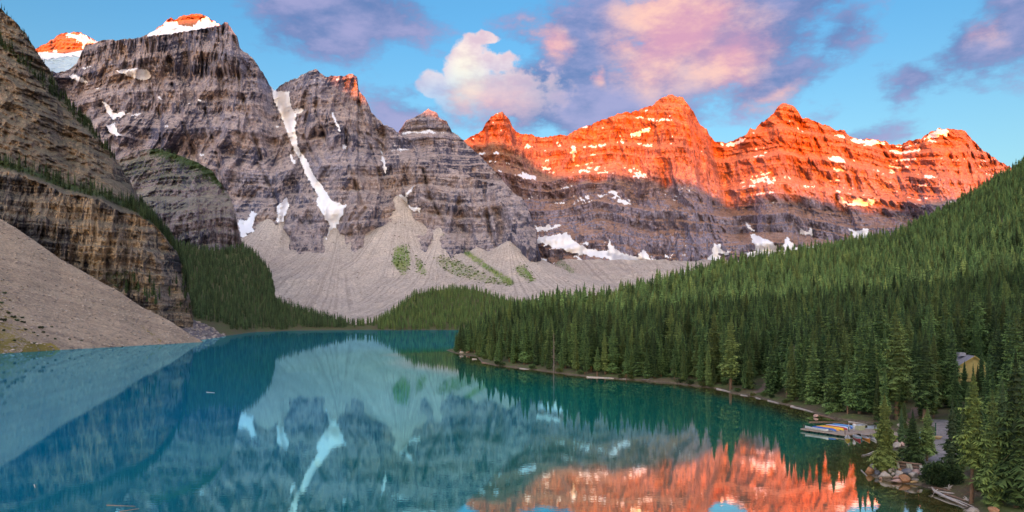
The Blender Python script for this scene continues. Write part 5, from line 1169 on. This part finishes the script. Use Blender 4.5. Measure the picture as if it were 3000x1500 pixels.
# ---- posts and barrel by the path
def post(px, py, h, mat, cap, label, name='marker_post'):
    g = on_ground(px, py); e = empty(name, g, 0, label, 'post'); tubes_obj('shaft', [([(0, 0, -.2), (0, 0, h)], [.09, .085])], mat, e); tubes_obj('cap', [([(0, 0, h), (0, 0, h + .1)], [.11, .05])], cap, e)
post(2677, 1352, .75, plain_mat('pale_green_post', (.42, .5, .33), .7), paint('red_cap', (.4, .06, .04)), 'short pale green post beside the long grey boulder')
post(2741, 1278, 2.3, plain_mat('dark_green_post', (.02, .10, .05), .6), M_BLACK, 'tall dark green post at the edge of the gravel path')
g = on_ground(2698, 1283); e = empty('barrel', g, 0, 'bright blue barrel half hidden by the bank spruces', 'barrel')
tubes_obj('drum', [([(0, 0, 0), (0, 0, .1), (0, 0, .45), (0, 0, .8), (0, 0, .9)], [.28, .32, .35, .32, .28])], paint('blue_plastic', (.02, .22, .60)), e, 16); tubes_obj('lid', [([(0, 0, .9), (0, 0, .95)], [.30, .28])], paint('blue_lid', (.03, .30, .70)), e, 16)

# ---- driftwood
def drift(name, label, group, pts, rad, mat, branches=()):
    e = empty(name, pts[0], 0, label, 'driftwood', group); o = Vector(pts[0]); L = [Vector(p) - o for p in pts]
    tubes_obj('trunk', [(L, rad)], mat, e)
    for bp_, br in branches: tubes_obj('branch', [([Vector(p) - o for p in bp_], br)], mat, e, 6)
    return e
def wl_(px, py, z=0.0): x, y = on_lake(px, py, z); return (x, y, z)
Z4 = lambda x, y: (2680 + x / 8.05, 1360 + y / 8.05)
a, b, c, d_, e_ = [wl_(*Z4(*q), zz_) for q, zz_ in (((330, 545), .55), ((400, 540), .5), ((480, 640), .35), ((800, 800), .25), ((1265, 1005), .1))]
drift('driftwood_log', 'long bleached forked driftwood log reaching into the water below the dark bush', 'driftwood by the bush', [a, b, c, d_, e_], [.05, .09, .17, .16, .06], M_DRIFT, [([c, wl_(*Z4(400, 770), .0), wl_(*Z4(330, 745), .0)], [.08, .05, .03]), ([c, wl_(*Z4(545, 590), .55)], [.09, .04])])
for k, (p, q, r, mt, lab) in enumerate([((420, 545), (1100, 700), .10, M_DRIFTR, 'thin brown driftwood log nearest the dark bush'), ((560, 640), (1230, 760), .09, M_DRIFT, 'straight grey driftwood log second from the bush'), ((700, 700), (1200, 860), .10, M_DRIFTR, 'reddish driftwood log in the middle of the heap below the bush'),
        ((760, 760), (1400, 1010), .07, M_DRIFT, 'thin grey pole just above the long bleached log'), ((1350, 985), (1900, 1080), .12, M_DRIFTR, 'brown driftwood log at the bottom right under the spruces'), ((920, 600), (1200, 650), .2, M_DRIFT, 'thick pale log end lying on the bank by the bush')]):
    A, B = wl_(*Z4(*p), .28 - .03 * k), wl_(*Z4(*q), .45 - .03 * k); mdl = tuple((u + v) / 2 + (.05 if i == 2 else 0) for i, (u, v) in enumerate(zip(A, B)))
    drift('driftwood_log', lab, 'driftwood by the bush', [A, mdl, B], [r, r * .95, r * .6], mt)
for (px, py, n, lab) in [(2780, 1434, 9, 'pale twisted root stump beside the dark bush'), (2838, 1468, 9, 'bleached root tangle at the foot of the bare trunked spruce')]:
    g = on_ground(px, py); rg = random.Random(px); e = empty('root_stump', g, 0, lab, 'driftwood')
    for k in range(n):
        dr = Vector((rg.uniform(-1, 1), rg.uniform(-.6, .6), rg.uniform(.1, 1))).normalized() * rg.uniform(.4, .85); tubes_obj('root', [([(0, 0, 0), dr * .5 + Vector((0, 0, .1)), dr + Vector((rg.uniform(-.2, .2), 0, rg.uniform(-.1, .1)))], [.09, .055, .015])], M_DRIFT, e, 6)
for pts, r, mat, lab in [([(2526, 1335), (2545, 1330), (2562, 1322)], .16, M_DRIFT, 'bleached driftwood stump in the shallows left of the yellowish fir'), ([(2523, 1377), (2532, 1386), (2540, 1394)], .07, M_DRIFT, 'short pale stick poking from the water at the stone point'), ([(2370, 1236.5), (2420, 1236), (2470, 1237)], .10, M_DRIFTR, 'long thin floating boom log behind the dock'),
    ([(2470, 1240), (2500, 1240), (2532, 1249)], .14, M_DRIFTR, 'brown driftwood log on the shore right behind the upturned canoes'), ([(2486, 1235), (2510, 1238), (2540, 1244)], .12, M_DRIFT, 'grey driftwood log highest on the shore behind the dock'), ([(1719, 1104.5), (1755, 1106), (1797, 1108)], .22, M_DRIFT, 'long bleached log lying along the middle of the right shore'), ([(1745, 1102), (1770, 1103.5), (1793, 1105)], .16, M_DRIFT, 'second bleached log just above the long one on the right shore'),
    ([(1815, 1109), (1834, 1110.5)], .2, M_DRIFT, 'short pale log right of the two long shore logs'), ([(1523, 1079), (1548, 1082)], .2, M_DRIFT, 'short pale log on the shore near the wooded point'), ([(1383, 1052), (1397, 1052)], .3, M_DRIFT, 'pale log in the water off the tip of the wooded point'), ([(1412, 1062), (1446, 1066)], .25, M_DRIFTR, 'brown log on the shore close to the tip of the point'),
    ([(2100, 1139), (2120, 1143), (2140, 1149)], .2, M_DRIFT, 'bleached log left of the dirt landing'), ([(2170, 1157), (2190, 1160)], .12, M_DRIFT, 'thin pale log before the dirt landing'), ([(2215, 1165), (2228, 1169)], .14, M_DRIFT, 'short bleached log right of the dirt landing'), ([(2250, 1173), (2265, 1177), (2282, 1182)], .16, M_DRIFT, 'bleached log between the dirt landing and the driftwood heap'),
    ([(2317, 1190), (2350, 1198), (2382, 1207)], .15, M_DRIFT, 'lowest long log of the driftwood heap left of the dock'), ([(2320, 1189), (2340, 1193), (2375, 1197)], .14, M_DRIFT, 'upper log of the driftwood heap left of the dock'), ([(2345, 1196), (2365, 1195), (2380, 1203)], .1, M_DRIFTR, 'crooked brown branch on the driftwood heap left of the dock'), ([(2400, 1215), (2425, 1222), (2446, 1229)], .1, M_DRIFTR, 'dark log along the shore between the heap and the dock'),
    ([(605, 1149), (629, 1150.5)], .10, M_DRIFT, 'pale stick floating far out on the left of the lake'), ([(312, 1480), (396, 1483)], .05, M_DRIFTR, 'thin stick floating near the bottom left of the lake, upper one'), ([(350, 1499), (407, 1490)], .05, M_DRIFTR, 'thin stick floating near the bottom left of the lake, lower one'), ([(100, 1420), (103, 1429)], .07, M_DRIFT, 'small stick floating near the left edge of the lake')]:
    pp = [wl_(*p, .03 + r * .35) for p in pts]; m_ = len(pp); drift('driftwood_log', lab, None, pp, [r * (1 - .45 * k / max(m_ - 1, 1)) for k in range(m_)], mat)

# ---- dark bush on the shore and low shrubs
def foliage(seed, rx, ry, rz_, n, leaf, mat, lumps=9):
    rg = random.Random(seed); V = []; F = []; T = []; C = [(Vector((rg.uniform(-.6, .6) * rx, rg.uniform(-.6, .6) * ry, rg.uniform(.25, .7) * rz_)), rg.uniform(.35, .55)) for _ in range(lumps)]
    for _ in range(n):
        c, r = rg.choice(C); dr = Vector((rg.gauss(0, 1), rg.gauss(0, 1), rg.gauss(.25, 1))).normalized(); q = rg.uniform(.55, 1.05); p = c + Vector((dr.x * rx * r * q, dr.y * ry * r * q, dr.z * rz_ * r * q))
        if p.z < .02: p.z = rg.uniform(.02, .2)
        for _k in range(2):
            a = (dr + Vector((rg.gauss(0, .6), rg.gauss(0, .6), rg.gauss(.2, .5)))).normalized(); s = a.cross(Vector((rg.gauss(0, 1), rg.gauss(0, 1), rg.gauss(0, 1)))).normalized(); l = leaf * rg.uniform(.6, 1.3); i = len(V)
            V.extend((tuple(p - s * l * .35), tuple(p + s * l * .35), tuple(p + a * l))); T.extend((.2 * q, .2 * q, min(1, .3 + .7 * q * (.5 + .5 * p.z / rz_)))); F.append((i, i + 1, i + 2))
    return fast_mesh('foliage', V, F, False, {'tip': T}, [mat])
def shrub(loc, sc, me, label, group=None, name='shrub', rz=0):
    e = empty(name, loc, rz, label, 'shrub', group); e.scale = sc; obj('foliage', me, e); 
    tubes_obj('stem', [([(0, 0, -.1), (.05, 0, .3), (.1, .05, .7)], [.06, .05, .02]), ([(0, 0, 0), (-.2, .1, .5)], [.04, .015])], M_BARK, e, 5); return e
BUSH = foliage(3, 2.9, 2.2, 2.6, 5200, .26, M_NEEDLE, 14)
gb = on_ground(2762, 1428); gb.y += 1.4; gb.x += .3
shrub(gb, (1, 1, 1), BUSH, 'big dense dark green bush on the shore right of the boulders')
SH = [foliage(20 + i, 1, 1, 1.1, 420, .2, M_NEEDLE_Y if i == 1 else M_NEEDLE, 6) for i in range(3)]
for k, (px, py, s) in enumerate([(1460, 1068, 2.0), (1420, 1052, 1.8), (1475, 1072, 1.6), (1560, 1082, 2), (1640, 1090, 1.6), (1700, 1096, 1.5), (1820, 1106, 1.5), (1850, 1108, 1.3), (1990, 1122, 1.4), (2020, 1124, 1.5), (2060, 1128, 1.4), (2080, 1132, 1.2), (2160, 1148, 1.2), (2205, 1160, .9), (2240, 1160, 1.1), (2260, 1166, 1.1), (2300, 1180, 1.0), (2130, 1128, 1.4), (2570, 1250, .8), (2600, 1250, 1.0), (2590, 1240, 1.1),
        (2660, 1276, 1.0), (2648, 1330, .9), (2625, 1345, .9), (2700, 1362, .5), (2850, 1200, 1.3), (2890, 1140, 1.6), (2840, 1135, 1.4), (2960, 1180, 1.6), (2800, 1180, 1.3), (2880, 1260, 1.4), (2940, 1330, 1.2), (2990, 1400, 1.2), (2920, 1450, .9), (2870, 1440, .8), (2960, 1470, .9), (2995, 1490, .8)]):
    g = on_ground(px, py); shrub(g, (s, s, s * .8), SH[k % 3], 'low green shrub on the bank of the right shore between water and trees', 'low shrubs of the right bank', rz=k * 1.7)
TS = foliage(40, 1, 1, .8, 160, .3, M_NEEDLE_D, 5)
def on_talus(px, py):
    i = np.argmin(np.abs(K_.PX - px) + np.abs(K_.PY - py)); return Vector(K_.V.reshape(-1, 3)[i])
for k, (px, py, s) in enumerate([(22, 918, 1.6), (38, 930, 1.8), (64, 932, 1.4), (65, 945, 1.3), (50, 940, 1.5), (72, 945, 1.2), (75, 967, 1.3), (98, 975, 1.0), (120, 962, 2.0), (128, 976, 1.7), (140, 985, .9), (153, 958, 1.0), (160, 995, 1.2), (204, 996, 1.0), (8, 940, 2.2), (10, 970, 1.5), (6, 890, 1.6), (14, 860, 1.4), (8, 820, 1.2), (40, 1000, 1.2), (100, 1008, 1.1), (110, 985, .9), (30, 880, 1.0), (240, 1000, .9)]):
    shrub(on_talus(px, py), (s, s, s), TS, 'small dark shrub on the lower left of the talus slope', 'shrubs dotted over the left talus', rz=k)

# ---- single trees that stand out on the stone point
def special(px, py, tip, name, label, seed, rb, mat, wh=30, nb=7, z0=.06, sp=1.0, dead=6, shapep=.8, K=5):
    g = on_ground(px, py); h = (py - tip) * g.y / FPX; c, tr = conifer(seed, 16, rb, wh, nb, K, z0, sp, dead, shapep)
    copy_tree(0, 0, (g.x, g.y, g.z - .05), h, 1.0, seed, label, None, name, crown_me('crown', c, mat), trunk_me('trunk', tr))
special(2592, 1378, 1152, 'fir_tree', 'yellowish green fir standing alone at the tip of the stone point', 401, 3.6, M_NEEDLE_Y, 34, 8, .03, 1, 2, .85)
special(2672, 1356, 1200, 'fir_tree', 'broad green fir just right of the yellowish one, before the blue barrel', 402, 4.6, M_NEEDLE, 26, 8, .10, .95, 2, .9)
special(2716, 1352, 1190, 'spruce_tree', 'green spruce with a bare lower trunk beside the short green post', 403, 3.6, M_NEEDLE, 28, 7, .22, .92, 6, .85)
special(2787, 1398, 1168, 'spruce_tree', 'sparse dark spruce standing before the gravel path', 404, 3.0, M_NEEDLE_D, 26, 6, .12, .82, 8, .9)
special(2846, 1474, 1100, 'spruce_tree', 'tall spruce with a long bare brown trunk above the driftwood', 405, 2.4, M_NEEDLE_Y, 30, 7, .34, .9, 60, .75)
special(2908, 1476, 1150, 'spruce_tree', 'green spruce right of the bare trunked one at the lower right', 406, 3.1, M_NEEDLE, 34, 8, .05, 1, 4, .8)
special(2978, 1486, 1040, 'spruce_tree', 'big green spruce at the lower right corner', 407, 3.0, M_NEEDLE, 38, 8, .08, 1, 8, .8)
special(2935, 1400, 1120, 'spruce_tree', 'dark spruce behind the two at the lower right corner', 408, 2.9, M_NEEDLE_D, 34, 7, .05, 1, 4, .8)
special(2875, 1395, 1190, 'spruce_tree', 'slim dark spruce between the bare trunk and the corner trees', 409, 2.6, M_NEEDLE_D, 32, 7, .05, 1, 4, .8)
special(2825, 1345, 1190, 'spruce_tree', 'young spruce at the right edge of the gravel path', 410, 2.9, M_NEEDLE, 30, 7, .05, 1, 2, .8)
special(2640, 1300, 1190, 'spruce_tree', 'dark young spruce behind the yellowish fir', 411, 2.7, M_NEEDLE_D, 28, 7, .08, 1, 4, .8)
special(2850, 1165, 1065, 'spruce_tree', 'slim young spruce before the middle of the yellow cabin', 412, 1.7, M_NEEDLE, 26, 6, .05, .95, 2, .8)
special(2874, 1160, 1020, 'spruce_tree', 'bushy spruce standing before the gable of the yellow cabin', 415, 2.3, M_NEEDLE, 30, 7, .05, 1, 2, .8)
special(2900, 1150, 1000, 'spruce_tree', 'green spruce covering the right end of the yellow cabin', 413, 2.6, M_NEEDLE, 30, 7, .05, 1, 4, .8)
special(3010, 1400, 1000, 'spruce_tree', 'tall dark spruce cut by the right edge of the picture', 414, 2.8, M_NEEDLE_D, 36, 8, .05, 1, 4, .8)
def snag(px, py, tip, label):
    g = on_ground(px, py); h = (py - tip) * g.y / FPX; rg = random.Random(5); e = empty('dead_tree', g, 0, label, 'tree'); tubes_obj('trunk', [([(0, 0, -.2), (.1, 0, h * .5), (0, 0, h)], [.24, .16, .03])], M_DEADBARK, e)
    L = []
    for k in range(70):
        z = h * rg.uniform(.12, .97); a_ = rg.uniform(0, 6.28); l = (1 - z / h) * 2.2 + .3; L.append(([(0, 0, z), (l * .6 * math.cos(a_), l * .6 * math.sin(a_), z - .15 * l), (l * math.cos(a_), l * math.sin(a_), z - .5 * l)], [.045, .03, .012]))
    tubes_obj('crown', L, M_DEADBARK, e, 4)
snag(1622, 1089, 975, 'bare grey dead spruce among the green trees of the right shore')
snag(2326, 1165, 1010, 'dark leafless dead spruce in the wood left of the dock')

# ---- scrub growing on the scree
M_SCRUB = needle_mat('scrub_leaves', (0.09, 0.14, 0.035), (0.24, 0.33, 0.09), (0.26, 0.28, 0.08))
SB = lod_set('scrub_kit', [bpy.data.objects.new('scrub', foliage(70 + i, 16, 16, 12, 60, 6.5, M_SCRUB, 5)) for i in range(3)])
def in_any(a, b):
    r = np.zeros(a.shape, bool)
    for q in ([(1165, 715), (1195, 715), (1205, 760), (1195, 800), (1180, 812), (1145, 770), (1150, 735)], [(1215, 745), (1235, 760), (1255, 800), (1235, 815), (1220, 790)], [(1265, 745), (1320, 755), (1380, 775), (1440, 810), (1505, 835), (1490, 840), (1400, 825), (1330, 810), (1290, 785)], [(1500, 785), (1525, 770), (1560, 800), (1572, 830), (1550, 828), (1520, 810)]): r |= in_poly(a + 10 * fbm(a / 9, b / 9, 2, 3), b + 10 * fbm(a / 9, b / 9, 2, 5), q)
    return r
p = on_sheet(S_, 1500, in_any, 71); forest('scree_scrub', p, 1.0 + 2.8 * np.random.RandomState(12).rand(len(p)) ** 2, SB, 'green scrub scattered in patches over the pale scree fan', 'scrub', seed=12)

for k, (px, py, tip) in enumerate([(2808, 1300, 1165), (2835, 1260, 1120), (2868, 1310, 1150), (2800, 1225, 1075), (2890, 1240, 1050), (2930, 1290, 1090), (2960, 1240, 1020), (2865, 1180, 1070), (2825, 1175, 1060), (2735, 1225, 1090), (2700, 1230, 1110), (2985, 1320, 1060), (2905, 1345, 1170), (2650, 1262, 1170), (2812, 1400, 1270), (2868, 1430, 1290)]):
    g = on_ground(px, py); h = (py - tip) * g.y / FPX
    copy_tree(0, k % 6, (g.x, g.y, g.z - .05), h, 1.15, k * 1.3, 'young green spruce crowding around the gravel path below the cabin', 'young spruces around the gravel path')
